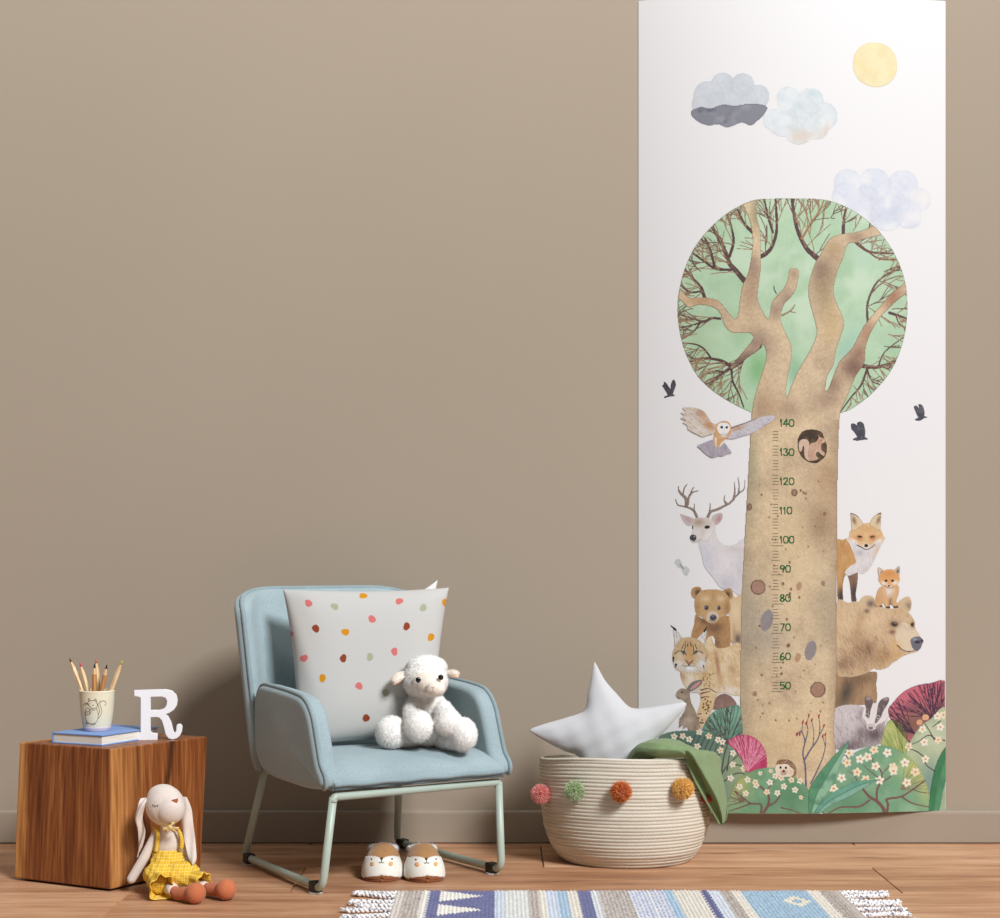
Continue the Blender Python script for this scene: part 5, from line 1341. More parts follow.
# -------- birds
def crow(name, pts_list, ox, oy, sc):
    bb = [(ox+p[0]/sc, oy+p[1]/sc) for pl in pts_list for p in pl]
    a = Art(min(q[0] for q in bb)-1, min(q[1] for q in bb)-1, max(q[0] for q in bb)+1, max(q[1] for q in bb)+1, 0.4, ox, oy, sc)
    for pl in pts_list: m_ = a.poly(pl, (74,74,82), 3); a.wash(m_, 10, 2); 
    a.tint(a.A, (104,104,112), 3, 1, .45, .7, .7); a.emit(name, UP)
crow('printed_bird', [[(235,290),(300,340),(360,430),(430,520),(470,600),(450,680),(340,700),(250,730),(235,680),(320,650),(280,560),(220,460),(180,400),(215,370)],[(420,540),(400,420),(430,310),(480,240),(535,310),(540,420),(500,530),(450,640)],[(440,620),(520,665),(440,690)]], 655, 370, 26.2)
crow('printed_bird', [[(700,184),(706,178),(716,182),(728,200),(734,222),(724,226),(710,206),(702,198)],[(720,180),(730,172),(742,178),(748,196),(749,214),(744,226),(732,222),(724,200)],[(708,230),(722,224),(740,221),(752,226),(758,233),(742,234),(724,237),(708,235)]], 640, 370, 3.333)
crow('printed_bird', [[(911,122),(918,116),(926,122),(934,140),(938,156),(928,158),(918,140)],[(926,114),(936,112),(944,122),(948,138),(946,152),(938,154),(932,136)],[(916,162),(930,155),(946,151),(958,155),(944,160),(934,167),(918,167)]], 640, 370, 3.333)

# -------- owl (origin 670,395 scale 9.09)
a = Art(678, 405, 774, 461, 0.4, 670, 395, 9.09)
w1_ = a.poly([(110,115),(180,112),(250,125),(300,150),(340,200),(380,260),(420,270),(415,330),(385,360),(340,370),(290,385),(240,360),(200,340),(160,310),(150,275),(110,250),(140,235),(90,210),(130,190),(95,160),(140,148)], (222,212,200))
a.blob(290,170,60,40,(196,140,96),.8,30,w1_); a.blob(350,280,60,36,(192,132,88),.85,40,w1_); a.blob(255,160,36,20,(160,150,160),.6,-50,w1_); a.blob(270,320,60,40,(232,226,218),.6,0,w1_)
a.fur(w1_, 130, 215, 4, [(168,134,104),(206,190,172),(186,160,132)], 1, .55, 25, .6)
w2_ = a.poly([(545,300),(600,280),(680,255),(760,225),(830,205),(900,192),(945,200),(930,235),(890,265),(830,300),(770,340),(710,365),(640,385),(570,405),(520,400),(530,350)], (206,202,208))
a.blob(610,310,70,16,(196,142,96),.8,-20,w2_); a.stroke([(545,310),(640,275),(740,238),(800,212)], 12, 4, (110,78,60), clip=w2_); a.fur(w2_, 150, 30, 4, [(164,158,172),(224,220,222),(150,142,158)], 2, .5, 20, .6)
tl_ = a.poly([(385,410),(320,430),(245,465),(270,490),(300,520),(330,545),(380,575),(430,560),(470,560),(520,540),(555,530),(530,490),(490,440),(430,430)], (176,170,182)); a.fur(tl_, 80, 100, 6, [(140,132,148),(206,200,206),(186,170,160)], 3, .6, 35, .7)
bd_ = a.poly([(410,290),(430,260),(480,240),(530,255),(552,300),(548,350),(530,390),(490,410),(470,440),(440,470),(420,480),(400,450),(390,400),(405,350)], (214,166,116)); a.wash(bd_, 8, 3)
fc_ = a.poly([(425,290),(450,260),(490,252),(530,275),(540,315),(520,350),(490,375),(455,360),(430,330)], (246,242,240)); a.blob(490,365,40,14,(180,180,196),.6,0,bd_); a.blob(485,380,36,12,(240,234,228),.7,0,bd_)
a.dot(465,298,12,13,(52,40,38),20); a.dot(510,300,12,12,(52,40,38),-20); a.stroke([(488,310),(489,330)],6,3,(206,190,180)); a.blob(480,250,40,8,(196,132,84),.7,0,bd_)
a.stroke([(410,400),(415,470)],22,10,(236,222,196)); a.stroke([(470,440),(445,475)],20,8,(240,230,210)); a.emit('printed_owl', UP*6)

# -------- deer (origin 660,470 scale 7.06)
a = Art(672, 474, 746, 602, 0.45, 660, 470, 7.06)
AN = (134,118,108)
for pts, w0, w1 in [([(258,330),(235,285),(200,265),(160,255),(125,245),(108,205)],20,7),([(185,255),(180,200),(150,170),(130,140),(130,115)],26,7),([(160,180),(170,130),(190,98)],14,6),([(195,240),(205,185),(235,155),(270,148)],20,6),([(210,175),(225,140),(238,120)],12,5),([(245,310),(240,270),(240,240)],12,6),
 ([(335,335),(355,295),(400,280),(450,255),(490,235),(520,200),(555,165),(590,135),(595,75)],22,6),([(515,210),(525,150),(520,85)],18,6),([(550,170),(555,110),(545,52)],14,6),([(470,245),(450,215),(455,180)],18,6),([(345,310),(350,270),(352,235)],14,6)]:
    a.stroke(pts, w0, w1, AN); a.stroke([(x+3, y) for x, y in pts], w0*.35, w1*.35, (176,164,152), k=.6)
bdy = a.poly([(270,505),(330,500),(380,430),(405,490),(430,520),(480,535),(530,525),(600,512),(600,895),(560,890),(500,850),(430,835),(370,760),(310,680),(290,600)], (228,224,226))
a.blob(330,640,50,120,(208,208,222),.7,-15,bdy); a.blob(470,800,60,60,(196,194,206),.7,0,bdy); a.blob(520,560,80,26,(212,202,198),.7,0,bdy); a.blob(450,660,40,80,(238,234,234),.6,0,bdy); a.blob(560,700,30,120,(206,200,204),.6,0,bdy); a.wash(bdy, 5, 4); a.fur(bdy, 90, 75, 5, [(200,196,204),(240,238,240),(190,182,186)], 4, .5, 15, .4)
for q in ([(140,310),(180,320),(240,345),(230,380),(200,395),(170,370),(150,335)],[(360,340),(390,310),(435,305),(438,340),(415,375),(380,390)]): m_ = a.poly(q, (206,198,194)); 
a.blob(195,350,36,16,(190,156,160),.8,35,a.A); a.blob(412,345,20,34,(190,140,146),.85,30,a.A)
hd = a.poly([(240,345),(290,335),(350,345),(380,380),(390,430),(360,475),(320,505),(270,510),(235,515),(210,495),(212,465),(230,420),(222,385)], (228,222,218))
a.blob(270,370,50,34,(166,142,120),.75,0,hd); a.blob(330,460,50,34,(240,236,234),.6,0,hd); a.blob(300,440,20,50,(204,194,186),.5,20,hd); a.blob(345,380,26,20,(200,186,176),.5,0,hd)
a.dot(330,404,19,12,(50,42,42),-8); a.dot(232,478,24,22,(70,70,78)); a.dot(240,470,8,6,(150,150,160)); a.dot(228,405,6,12,(90,80,74)); a.stroke([(225,505),(260,500),(290,490)],5,3,(120,110,110)); a.outline(bdy, (170,162,168), .5)
a.emit('printed_deer', UP*2, lambda X, Y: X < 747)
# moth
a = Art(672, 556, 692, 580, 0.4, 660, 470, 7.06)
for q in ([(100,650),(130,625),(155,660),(160,690),(130,690),(112,670)],[(150,690),(180,680),(208,705),(185,748),(160,725)]): m_ = a.poly(q, (206,210,208)); a.wash(m_, 8, 2)
a.stroke([(140,668),(165,698)],10,8,(150,154,158)); a.emit('printed_moth', UP)

# -------- bear cub (origin 680,575 scale 12.24)
a = Art(688, 583, 744, 652, 0.45, 680, 575, 12.24)
bk_ = a.poly([(600,280),(680,270),(760,265),(760,860),(690,860),(640,850),(600,700)], (218,192,154)); a.blob(670,450,60,120,(236,216,180),.7,0,bk_); a.blob(700,780,40,70,(104,88,84),.9,0,bk_); a.blob(655,700,14,100,(170,140,110),.6,0,bk_); a.blob(625,830,20,30,(120,120,150),.6,0,bk_)
by_ = a.poly([(190,480),(300,540),(560,490),(600,560),(610,700),(600,900),(430,910),(420,780),(380,740),(320,810),(250,840),(140,780),(140,700),(170,600)], (186,144,98)); a.blob(420,640,110,70,(110,84,66),.8,0,by_); a.blob(460,820,50,90,(120,92,74),.7,0,by_); a.blob(540,760,50,120,(192,150,106),.6,0,by_); a.blob(200,640,40,90,(176,134,92),.6,0,by_); a.blob(290,560,60,40,(96,74,60),.7,30,by_)
for q, ex, ey in (([(130,210),(150,160),(200,140),(250,155),(265,200),(250,260),(180,290),(145,260)],215,215),([(520,195),(560,165),(610,160),(640,210),(640,270),(600,300),(550,260)],575,235)):
    m_ = a.poly(q, (192,152,106)); a.blob(ex, ey, 34, 40, (70,58,54), .9, 0, m_)
hd = a.poly([(180,290),(230,210),(290,180),(390,172),(500,185),(570,240),(605,330),(610,420),(570,480),(480,520),(440,580),(380,588),(310,560),(260,510),(200,480),(175,400)], (200,164,118))
a.fur(hd, 130, 0, 5, [(176,134,90),(220,188,144),(190,150,104)], 5, .6, 30, .5, (680+395/12.24, 575+420/12.24)); a.blob(310,290,60,40,(232,208,170),.7,0,hd); a.blob(490,290,50,40,(232,208,170),.7,0,hd); a.blob(210,400,34,80,(170,126,82),.6,0,hd); a.blob(570,400,34,80,(158,116,78),.7,0,hd); a.blob(405,260,24,60,(186,146,102),.6,0,hd)
mz_ = a.poly([(330,470),(370,440),(430,445),(470,490),(460,540),(420,575),(370,578),(320,550)], (214,196,176)); a.dot(400,520,42,38,(78,74,88)); a.dot(398,498,24,8,(130,128,144)); a.dot(318,398,26,30,(66,70,80)); a.dot(470,400,20,28,(66,70,80)); a.dot(312,390,7,7,(150,160,170)); a.dot(466,392,6,7,(150,160,170)); a.stroke([(345,548),(395,572),(440,555)],8,5,(90,78,78))
a.fur(by_, 150, 95, 6, [(160,118,78),(204,166,120),(136,102,74)], 6, .6, 25, .5); a.emit('printed_bear_cub', UP*2.4, lambda X, Y: X < 745)

# -------- lynx (origin 665,620 scale 11.475)
a = Art(668, 624, 742, 728, 0.42, 665, 620, 11.475)
by_ = a.poly([(170,610),(220,560),(400,560),(470,450),(450,280),(520,180),(580,310),(700,310),(860,280),(870,800),(800,860),(700,830),(600,850),(560,980),(500,1100),(430,1230),(340,1230),(350,1100),(400,950),(390,840),(290,830),(230,760),(190,690)], (220,192,150))
a.tint(by_, (236,216,182), 6, 1, .4, .7, .8); a.blob(600,520,22,160,(160,110,76),.8,-10,by_); a.blob(700,500,60,120,(234,214,184),.6,0,by_); a.blob(760,560,30,60,(178,140,104),.6,-30,by_); a.blob(760,800,110,50,(240,236,232),.85,0,by_); a.blob(290,670,60,80,(236,230,224),.8,0,by_); a.blob(340,810,60,40,(206,206,216),.8,0,by_); a.blob(200,650,20,60,(176,140,104),.7,-20,by_); a.blob(470,640,50,120,(212,176,124),.6,0,by_); a.blob(460,960,60,120,(222,180,122),.7,0,by_)
a.fur(by_, 520, 70, 5, [(190,152,110),(240,222,192),(166,124,86),(206,170,126)], 7, .55, 25, .4)
r_ = random.Random(9)
for _ in range(34): x, y = r_.uniform(430,560), r_.uniform(600,760); a.dot(x, y, 7, 5, (134,96,66), 0, False)
for _ in range(26):
    x = r_.uniform(370,520); y = r_.uniform(900,1180); a.dot(x, y, 10, 9, (74,56,46), 0, False) if by_[min(by_.shape[0]-1, int((620+y/11.475-a.y[0])/a.c)), min(by_.shape[1]-1, int((665+x/11.475-a.x[0])/a.c))] else None
for y in (790, 830, 880): a.stroke([(410,y+10),(460,y-4),(510,y-14 if y < 850 else y)],16,8,(74,60,54),clip=by_)
a.stroke([(520,790),(590,830)],12,6,(74,60,54),clip=by_)
for q in ([(100,110),(140,130),(180,180),(210,230),(180,290),(110,310),(105,220),(95,150)],[(470,110),(430,140),(380,190),(355,230),(400,270),(450,290),(465,220),(475,160)]): m_ = a.poly(q, (226,222,216)); a.fur(m_, 40, 80, 5, [(140,140,136),(246,244,240),(180,176,168)], 8, .5, 25, .7); a.outline(m_, (90,80,72), .6)
a.stroke([(118,112),(90,85),(62,62)],26,5,(30,30,36)); a.stroke([(448,125),(465,95),(475,62)],26,5,(30,30,36))
hd = a.poly([(140,260),(210,205),(290,195),(370,220),(440,280),(485,360),(490,440),(470,520),(480,590),(430,590),(380,630),(300,600),(230,620),(170,590),(110,550),(80,440),(85,370),(110,310)], (208,178,136))
a.blob(280,330,40,70,(206,150,90),.6,0,hd); a.blob(150,510,70,60,(232,232,234),.95,0,hd); a.blob(420,500,60,80,(228,228,230),.95,0,hd); a.blob(290,560,110,50,(226,228,232),.95,0,hd); a.blob(280,430,44,60,(214,168,112),.7,0,hd); a.blob(160,400,40,30,(232,224,210),.6,0,hd); a.blob(390,390,40,30,(232,224,210),.6,0,hd)
a.fur(hd, 170, 0, 4, [(170,140,104),(240,230,214),(146,118,88)], 10, .5, 20, .5, (665+280/11.475, 620+430/11.475))
for q in ([(215,390),(225,330),(240,280)],[(330,390),(325,330),(315,280)],[(255,300),(262,250)],[(295,300),(292,250)],[(190,330),(215,270)],[(360,330),(340,270)],[(230,240),(225,290)],[(110,390),(150,360),(190,350)],[(430,380),(390,355),(350,348)]): a.stroke(q, 11, 6, (70,58,50))
for sx_ in ((210,372,1),(345,368,-1)):
    a.dot(sx_[0], sx_[1], 26, 17, (60,54,50), 20*sx_[2]); a.dot(sx_[0], sx_[1], 19, 11, (150,160,150), 20*sx_[2]); a.dot(sx_[0], sx_[1], 7, 9, (30,30,30)); a.stroke([(sx_[0]-30*sx_[2], sx_[1]-18),(sx_[0]+24*sx_[2], sx_[1]+14),(sx_[0]+30*sx_[2], sx_[1]+40)],8,5,(52,44,40))
a.poly([(238,465),(270,475),(315,465),(300,490),(272,510),(250,490)], (190,134,110)); a.stroke([(235,462),(255,490),(272,512),(295,490),(316,460)],9,9,(52,40,38)); a.stroke([(272,510),(272,525)],7,7,(60,50,50)); a.stroke([(200,520),(240,530),(272,524),(310,530),(345,520)],7,5,(70,64,66)); a.blob(280,548,40,18,(250,250,250),.9,0,hd)
a.stroke([(95,430),(92,480)],18,12,(46,42,42)); a.stroke([(125,510),(118,545)],24,12,(34,32,34)); a.stroke([(435,520),(445,560)],14,8,(50,46,46)); a.stroke([(470,420),(455,480)],8,5,(90,84,80))
a.emit('printed_lynx', UP*2.8, lambda X, Y: X < 744)
# brown boulder
a = Art(712, 690, 742, 712, 0.5, 665, 670, 9.18)
m_ = a.poly([(440,330),(455,260),(500,222),(550,210),(600,235),(640,280),(660,330),(640,360),(450,360)], (150,122,112)); a.wash(m_, 10, 5); a.blob(530,240,60,30,(130,98,92),.5,0,m_); a.emit('printed_boulder', UP*3.2)
# hare (origin 665,670 scale 9.18)
a = Art(674, 678, 704, 732, 0.4, 665, 670, 9.18)
m_ = a.poly([(190,190),(225,130),(270,98),(335,88),(330,130),(280,170),(230,195)], (128,124,120)); a.poly([(228,180),(265,130),(320,98),(312,130),(270,165)], (206,150,150)); a.outline(m_, (80,80,80), .6)
m_ = a.poly([(100,230),(115,190),(150,168),(195,175),(225,205),(228,240),(240,300),(270,360),(300,430),(320,500),(330,570),(230,575),(200,520),(170,540),(160,500),(140,525),(130,480),(150,420),(180,370),(190,310),(160,270),(120,262)], (158,138,118))
a.tint(m_, (182,164,144), 5, 1, .4, .7, .8); a.blob(215,480,40,60,(206,192,178),.6,0,m_); a.blob(265,280,50,70,(130,110,96),.5,0,m_); a.blob(180,240,30,20,(190,176,158),.6,0,m_); a.fur(m_, 120, 80, 4, [(130,112,96),(192,176,158),(110,94,80)], 11, .5, 25, .5)
a.dot(155,203,10,11,(34,32,34)); a.dot(158,199,3,3,(220,220,220)); a.dot(104,232,7,6,(210,180,170)); a.stroke([(118,250),(140,262)],5,3,(100,84,76)); a.stroke([(140,440),(132,520)],14,12,(150,132,114)); a.stroke([(185,450),(165,530)],18,12,(186,170,154)); a.emit('printed_hare', UP*4)

# -------- fox and cub (origin 830,505 scale 8.35)
a = Art(834, 511, 886, 606, 0.42, 830, 505, 8.35)
by_ = a.poly([(40,310),(100,290),(160,285),(215,420),(200,540),(120,590),(100,700),(105,815),(60,815),(50,600)], (206,160,104)); a.blob(100,400,50,80,(188,136,80),.6,0,by_); a.blob(110,440,24,40,(222,194,150),.5,0,by_); a.fur(by_, 90, 100, 5, [(176,124,74),(226,190,140),(160,108,64)], 12, .6, 20, .5); a.blob(85,760,30,70,(60,56,58),.95,0,by_); a.blob(112,640,12,60,(110,92,84),.8,0,by_)
lg_ = a.poly([(140,560),(220,560),(225,640),(210,740),(215,800),(175,802),(165,720),(155,640)], (150,116,90)); a.blob(195,740,30,90,(64,60,62),.9,0,lg_); a.blob(165,590,30,30,(110,92,84),.6,0,lg_)
ch_ = a.poly([(150,270),(440,260),(430,320),(400,380),(370,450),(330,520),(270,575),(220,565),(150,590),(120,560),(160,510),(210,480),(190,400),(160,330)], (226,222,222)); a.fur(ch_, 110, 95, 6, [(196,190,194),(246,244,244),(206,198,196)], 13, .6, 25, .6); a.blob(240,400,40,30,(170,164,170),.5,0,ch_); a.blob(390,380,30,60,(214,186,150),.6,30,ch_); a.blob(300,540,40,30,(206,190,180),.5,0,ch_)
hd = a.poly([(165,215),(230,180),(275,155),(330,150),(385,185),(425,215),(445,275),(435,310),(380,310),(340,350),(295,375),(250,345),(205,310),(150,300),(152,260)], (226,188,138))
for q in ([(165,70),(200,80),(245,115),(270,160),(240,190),(180,215),(168,140)],[(420,66),(380,80),(345,115),(325,165),(360,190),(410,215),(420,140)]): m_ = a.poly(q, (226,204,168)); a.outline(m_, (120,84,56), .7)
a.blob(195,130,16,34,(120,96,78),.8,-20,a.A); a.blob(400,125,14,34,(120,96,78),.8,20,a.A); a.stroke([(165,72),(200,80),(235,105)],9,5,(70,52,44)); a.stroke([(420,68),(390,80)],9,5,(70,52,44))
a.blob(240,275,34,24,(192,112,64),.75,0,hd); a.blob(350,275,34,24,(192,112,64),.75,0,hd); a.blob(295,250,24,60,(230,196,140),.7,0,hd); a.blob(300,200,60,30,(206,156,100),.5,0,hd); a.blob(190,305,40,20,(244,238,230),.95,20,hd); a.blob(400,305,40,20,(244,238,230),.95,-20,hd); a.blob(295,350,40,26,(240,236,234),.9,0,hd)
a.dot(243,265,22,9,(70,56,50),10); a.dot(347,265,22,9,(70,56,50),-10); a.dot(296,340,17,14,(36,34,38)); a.stroke([(220,335),(260,355),(296,372),(340,355),(370,330)],9,7,(88,80,84)); a.fur(hd, 60, 0, 4, [(196,146,92),(240,212,170)], 14, .5, 20, .5, (830+295/8.35, 505+330/8.35)); a.emit('printed_fox', UP*2, lambda X, Y: X > 833)
a = Art(873, 564, 902, 610, 0.38, 830, 505, 8.35)
by_ = a.poly([(420,680),(560,670),(570,740),(550,800),(570,850),(540,858),(500,830),(490,860),(465,862),(440,820),(420,845),(380,840),(375,770)], (216,172,124)); a.blob(490,720,40,50,(240,234,228),.85,0,by_); a.blob(400,790,30,50,(206,160,116),.6,0,by_); a.stroke([(455,760),(470,850)],18,18,(226,184,134)); a.stroke([(545,760),(535,850)],18,18,(220,178,128)); a.blob(500,820,14,50,(110,90,90),.7,0,by_); a.dot(480,855,20,10,(90,70,64)); a.dot(545,852,22,10,(90,70,64)); a.dot(420,845,16,8,(110,84,70))
for q in ([(395,520),(440,545),(455,570),(425,600),(400,590)],[(578,510),(540,535),(520,560),(550,590),(575,585)]): m_ = a.poly(q, (224,200,176)); a.outline(m_, (90,70,60), .8)
a.blob(428,572,12,20,(90,84,88),.9,0,a.A); a.blob(560,555,12,24,(90,84,88),.9,20,a.A)
hd = a.poly([(400,600),(440,550),(490,535),(530,545),(570,590),(578,630),(550,670),(510,690),(480,692),(440,675),(405,640)], (226,168,108)); a.blob(445,655,30,16,(246,240,234),.9,20,hd); a.blob(540,650,30,18,(246,240,234),.9,-20,hd); a.blob(485,575,50,24,(206,140,84),.6,0,hd); a.blob(485,685,30,12,(244,240,238),.8,0,hd)
a.dot(462,632,12,10,(40,40,46)); a.dot(516,632,12,10,(40,40,46)); a.dot(486,676,9,8,(40,38,42)); a.stroke([(450,670),(486,694),(530,682)],6,4,(90,80,80)); a.fur(by_, 40, 90, 4, [(190,144,98),(236,204,164)], 15, .5, 20, .5); a.emit('printed_fox_cub', UP*3.2)

# -------- big bear (origin 830,590 scale 7.65)
a = Art(833, 592, 926, 712, 0.5, 830, 590, 7.65)
lg_ = a.poly([(30,600),(110,650),(340,620),(350,720),(356,830),(330,870),(200,880),(60,890),(30,940)], (166,136,104)); a.blob(110,780,60,120,(84,74,66),.95,20,lg_); a.blob(240,680,90,50,(120,94,72),.7,0,lg_); a.blob(290,780,50,90,(188,156,118),.6,0,lg_); a.blob(60,700,30,120,(176,142,104),.8,0,lg_); a.fur(lg_, 130, 90, 6, [(140,112,84),(190,160,124),(110,90,70)], 16, .6, 20, .5)
by_ = a.poly([(45,105),(130,95),(220,85),(300,120),(380,125),(470,140),(540,130),(600,175),(645,240),(650,290),(690,360),(712,390),(695,440),(660,475),(600,490),(540,515),(500,545),(470,560),(440,590),(370,612),(330,600),(280,630),(200,655),(120,660),(40,600)], (214,186,150))
a.blob(120,230,70,120,(226,200,164),.6,0,by_); a.blob(230,210,36,80,(186,150,110),.6,20,by_); a.blob(260,470,90,90,(140,108,80),.8,20,by_); a.blob(110,560,80,60,(134,104,86),.75,0,by_); a.blob(400,500,70,60,(170,132,92),.8,-20,by_); a.blob(200,350,50,70,(180,146,110),.6,30,by_); a.blob(340,230,90,70,(230,204,164),.7,0,by_); a.blob(520,180,40,40,(206,172,130),.6,0,by_); a.blob(500,500,60,24,(206,160,104),.7,-20,by_); a.blob(290,450,30,40,(110,86,72),.6,0,by_)
a.fur(by_, 1100, 65, 6, [(184,150,114),(236,212,176),(164,130,98),(204,174,136)], 17, .6, 30, .38); a.fur(a.mask([(100,300),(400,380),(440,590),(330,600),(200,650),(60,620)]) & by_, 420, 60, 6, [(128,100,80),(170,134,98),(206,174,134)], 18, .6, 28, .42)
for q, ex, ey, c in (([(215,110),(235,60),(285,38),(330,60),(350,110),(320,150),(270,172),(235,150)],306,104,(112,98,94)),([(510,105),(560,60),(600,52),(622,100),(605,165),(560,140)],600,120,(150,132,118))): m_ = a.poly(q, (216,190,152)); a.blob(ex, ey, 30, 28, c, .95, 0, m_); a.fur(m_, 30, 60, 4, [(236,214,178),(186,154,116)], 19, .5, 30, .4)
a.blob(275,160,22,16,(96,78,68),.7,0,a.A); a.blob(350,118,16,10,(80,66,60),.7,0,a.A)
mz_ = a.poly([(505,290),(550,245),(610,270),(650,300),(690,360),(700,430),(660,470),(600,475),(545,455),(510,420),(495,350)], (226,208,180)); a.fur(mz_, 50, 30, 5, [(208,186,154),(240,226,204)], 20, .5, 20, .4); a.blob(500,430,40,40,(222,174,112),.6,0,by_)
n_ = a.poly([(612,385),(640,362),(680,358),(712,390),(700,420),(685,455),(655,470),(625,440)], (112,110,122)); a.blob(645,380,20,12,(168,170,184),.8,0,n_); a.dot(665,400,22,12,(58,56,66)); a.dot(700,392,10,10,(58,56,66)); a.stroke([(512,425),(545,455),(590,472),(640,468)],8,6,(80,68,70)); a.stroke([(508,424),(524,430)],8,5,(80,68,70))
a.blob(487,262,44,30,(130,100,78),.75,0,by_); a.dot(488,262,26,18,(86,66,58),10); a.dot(492,258,10,10,(130,120,110)); a.dot(489,264,7,7,(34,30,30)); a.blob(472,322,24,16,(112,84,68),.8,0,by_); a.blob(628,270,20,26,(150,112,84),.8,0,by_); a.dot(626,266,12,15,(66,52,48)); a.stroke([(560,280),(600,310)],5,3,(186,168,150)); a.emit('printed_brown_bear', UP*2.6, lambda X, Y: X > 833)
# -------- pink bush, brown slope and badger (origin 830,690 scale 7.525)
def fan(a, x, y, a0, a1, n, ln, w, col, clip, seed, depth=1):
    r = random.Random(seed)
    for i in range(n):
        an = math.radians(a0+(a1-a0)*(i+.5)/n+r.uniform(-4,4)); l = ln*r.uniform(.85,1.1)
        q = [(x, y)]; xx, yy, b_ = x, y, an
        for k in range(4): xx += l/4*math.cos(b_); yy += l/4*math.sin(b_); b_ += math.radians(r.uniform(-7,7)); q.append((xx, yy))
        a.stroke(q, w, w*0.5, col, clip=clip, alpha=False, sm=3, raw=True)
        if depth:
            for k in (1, 2, 3):
                for s_ in (-1, 1): 
                    xx, yy = q[k]; b2 = an+s_*math.radians(r.uniform(10,24)); l2 = l*(1-k/4.6)
                    q2 = [(xx, yy), (xx+l2*.5*math.cos(b2), yy+l2*.5*math.sin(b2)), (xx+l2*math.cos(b2-s_*.12), yy+l2*math.sin(b2-s_*.12))]
                    a.stroke(q2, w*.6, w*.35, col, clip=clip, alpha=False, sm=3, raw=True)
def flower(a, x, y, r=3.4, seed=0, c=(246,232,206)):
    q = random.Random(seed); t0 = q.uniform(0, 1.2)
    for k in range(5):
        t = t0+2*math.pi*k/5; a.dot2(x+r*.58*math.cos(t), y+r*.58*math.sin(t), r*.50, r*.36, c, math.degrees(t))
    a.dot2(x, y, r*.28, r*.28, (222,150,96), 0)
def dot2(s, cx, cy, rx, ry, col, ang=0):
    o = s.o; s.o = (0,0,1.0); s.dot(cx, cy, rx, ry, col, ang); s.o = o
Art.dot2 = dot2
CRM = [(248,236,212),(244,226,196),(250,240,222)]
def bush(name, pts, col, lift, fn, cell=0.55, smooth=4):
    xs_ = [p[0] for p in pts]; ys_ = [p[1] for p in pts]; a = Art(min(xs_)-5, min(ys_)-5, max(xs_)+5, min(max(ys_)+2, 813), cell)
    m_ = a.poly(pts, col, smooth); a.wash(m_, 7, 7, 0, 4); fn(a, m_); return a.emit(name, lift)
def f(a, m_):
    a.tint(m_, (206,116,130), 9, 1, .45, .7, .8); a.blob(925,716,26,12,(140,104,96),.9,0,m_); a.blob(905,728,20,10,(120,96,76),.9,0,m_); a.blob(940,700,12,14,(150,96,96),.5,0,m_)
    fan(a, 933, 720, -165, -40, 8, 36, 1.6, (84,52,74), m_, 1); fan(a, 914, 734, -175, -120, 4, 34, 1.6, (74,48,72), m_, 2); fan(a, 909, 742, -200, -140, 3, 20, 1.2, (84,58,80), m_, 3); a.outline(m_, (90,50,70), .6)
bush('printed_pink_bush', [(887,712),(893,702),(903,692),(915,686),(930,683.5),(947,685),(947,740),(920,748),(908,742),(896,728)], (204,108,124), UP*4, f)
def f(a, m_):
    a.tint(m_, (196,200,130), 8, 1, .4, .7, .8); fan(a, 905, 768, -135, -60, 16, 46, .8, (120,130,70), m_, 4, 0); a.outline(m_, (110,120,70), .4)
bush('printed_lime_bush', [(880,745),(884,728),(889,720),(898,722),(905,732),(908,745),(904,765),(880,765)], (170,184,112), UP*4, f)
def f(a, m_):
    a.tint(m_, (198,206,168), 10, 1, .4, .7, .8); a.blob(935,735,14,14,(204,214,186),.6,0,m_); a.blob(930,785,18,20,(110,146,142),.7,0,m_); a.blob(915,755,14,10,(190,200,160),.5,0,m_)
    for q in ([(947,742),(936,740),(928,736),(918,742),(908,746)],[(934,741),(928,730),(924,724)],[(926,760),(916,752),(905,748)],[(934,772),(926,766),(922,756)],[(940,722),(932,728)]): a.stroke(q, 1.4, .8, (90,84,84), clip=m_, alpha=False, raw=True)
    for i, (x, y) in enumerate([(937,717),(943,716),(940,728),(922,730),(938,741),(924,743),(925,760),(908,747)]): flower(a, x, y, 3.9, i, CRM[i%3])
    a.dot2(919,723,3.2,3.0,(224,168,130)); a.dot2(925,718,3.6,3.2,(228,176,138)); a.outline(m_, (120,134,110), .4)
bush('printed_sage_bush', [(906,750),(912,738),(920,727),(930,720),(947,713),(947,812),(925,812),(915,790),(906,768)], (172,188,156), UP*4.5, f)
a = Art(831, 694, 892, 752, 0.45, 830, 690, 7.525)
m_ = a.poly([(15,160),(60,120),(130,105),(210,110),(260,130),(440,160),(412,250),(400,330),(380,400),(250,430),(130,450),(30,430),(10,330)], (206,198,198))
a.blob(120,190,80,60,(222,214,214),.6,0,m_); a.blob(150,420,120,50,(110,96,100),.9,-10,m_); a.blob(330,330,90,70,(96,82,86),.92,0,m_); a.blob(220,330,40,60,(120,106,110),.7,20,m_); a.blob(60,330,50,60,(190,180,182),.6,0,m_); a.blob(230,180,30,50,(150,138,140),.6,20,m_); a.fur(m_, 320, 75, 5, [(150,140,142),(228,222,222),(120,108,112),(190,182,184)], 21, .55, 25, .5)
hd = a.poly([(240,170),(262,120),(320,95),(370,105),(430,130),(442,180),(410,230),(350,260),(338,290),(300,302),(272,285),(268,240),(240,205)], (234,228,226))
for q in ([(252,60),(270,45),(310,65),(318,95),(300,150),(290,205),(268,200),(262,130)],[(360,100),(395,60),(435,55),(438,90),(400,150),(380,200),(350,240),(330,250),(345,180)]): k_ = a.poly(q, (110,96,98)); a.wash(k_, 12, 3)
for q in ((284,62,22,14),(412,66,22,14)): a.blob(*q, (190,178,176), .8)
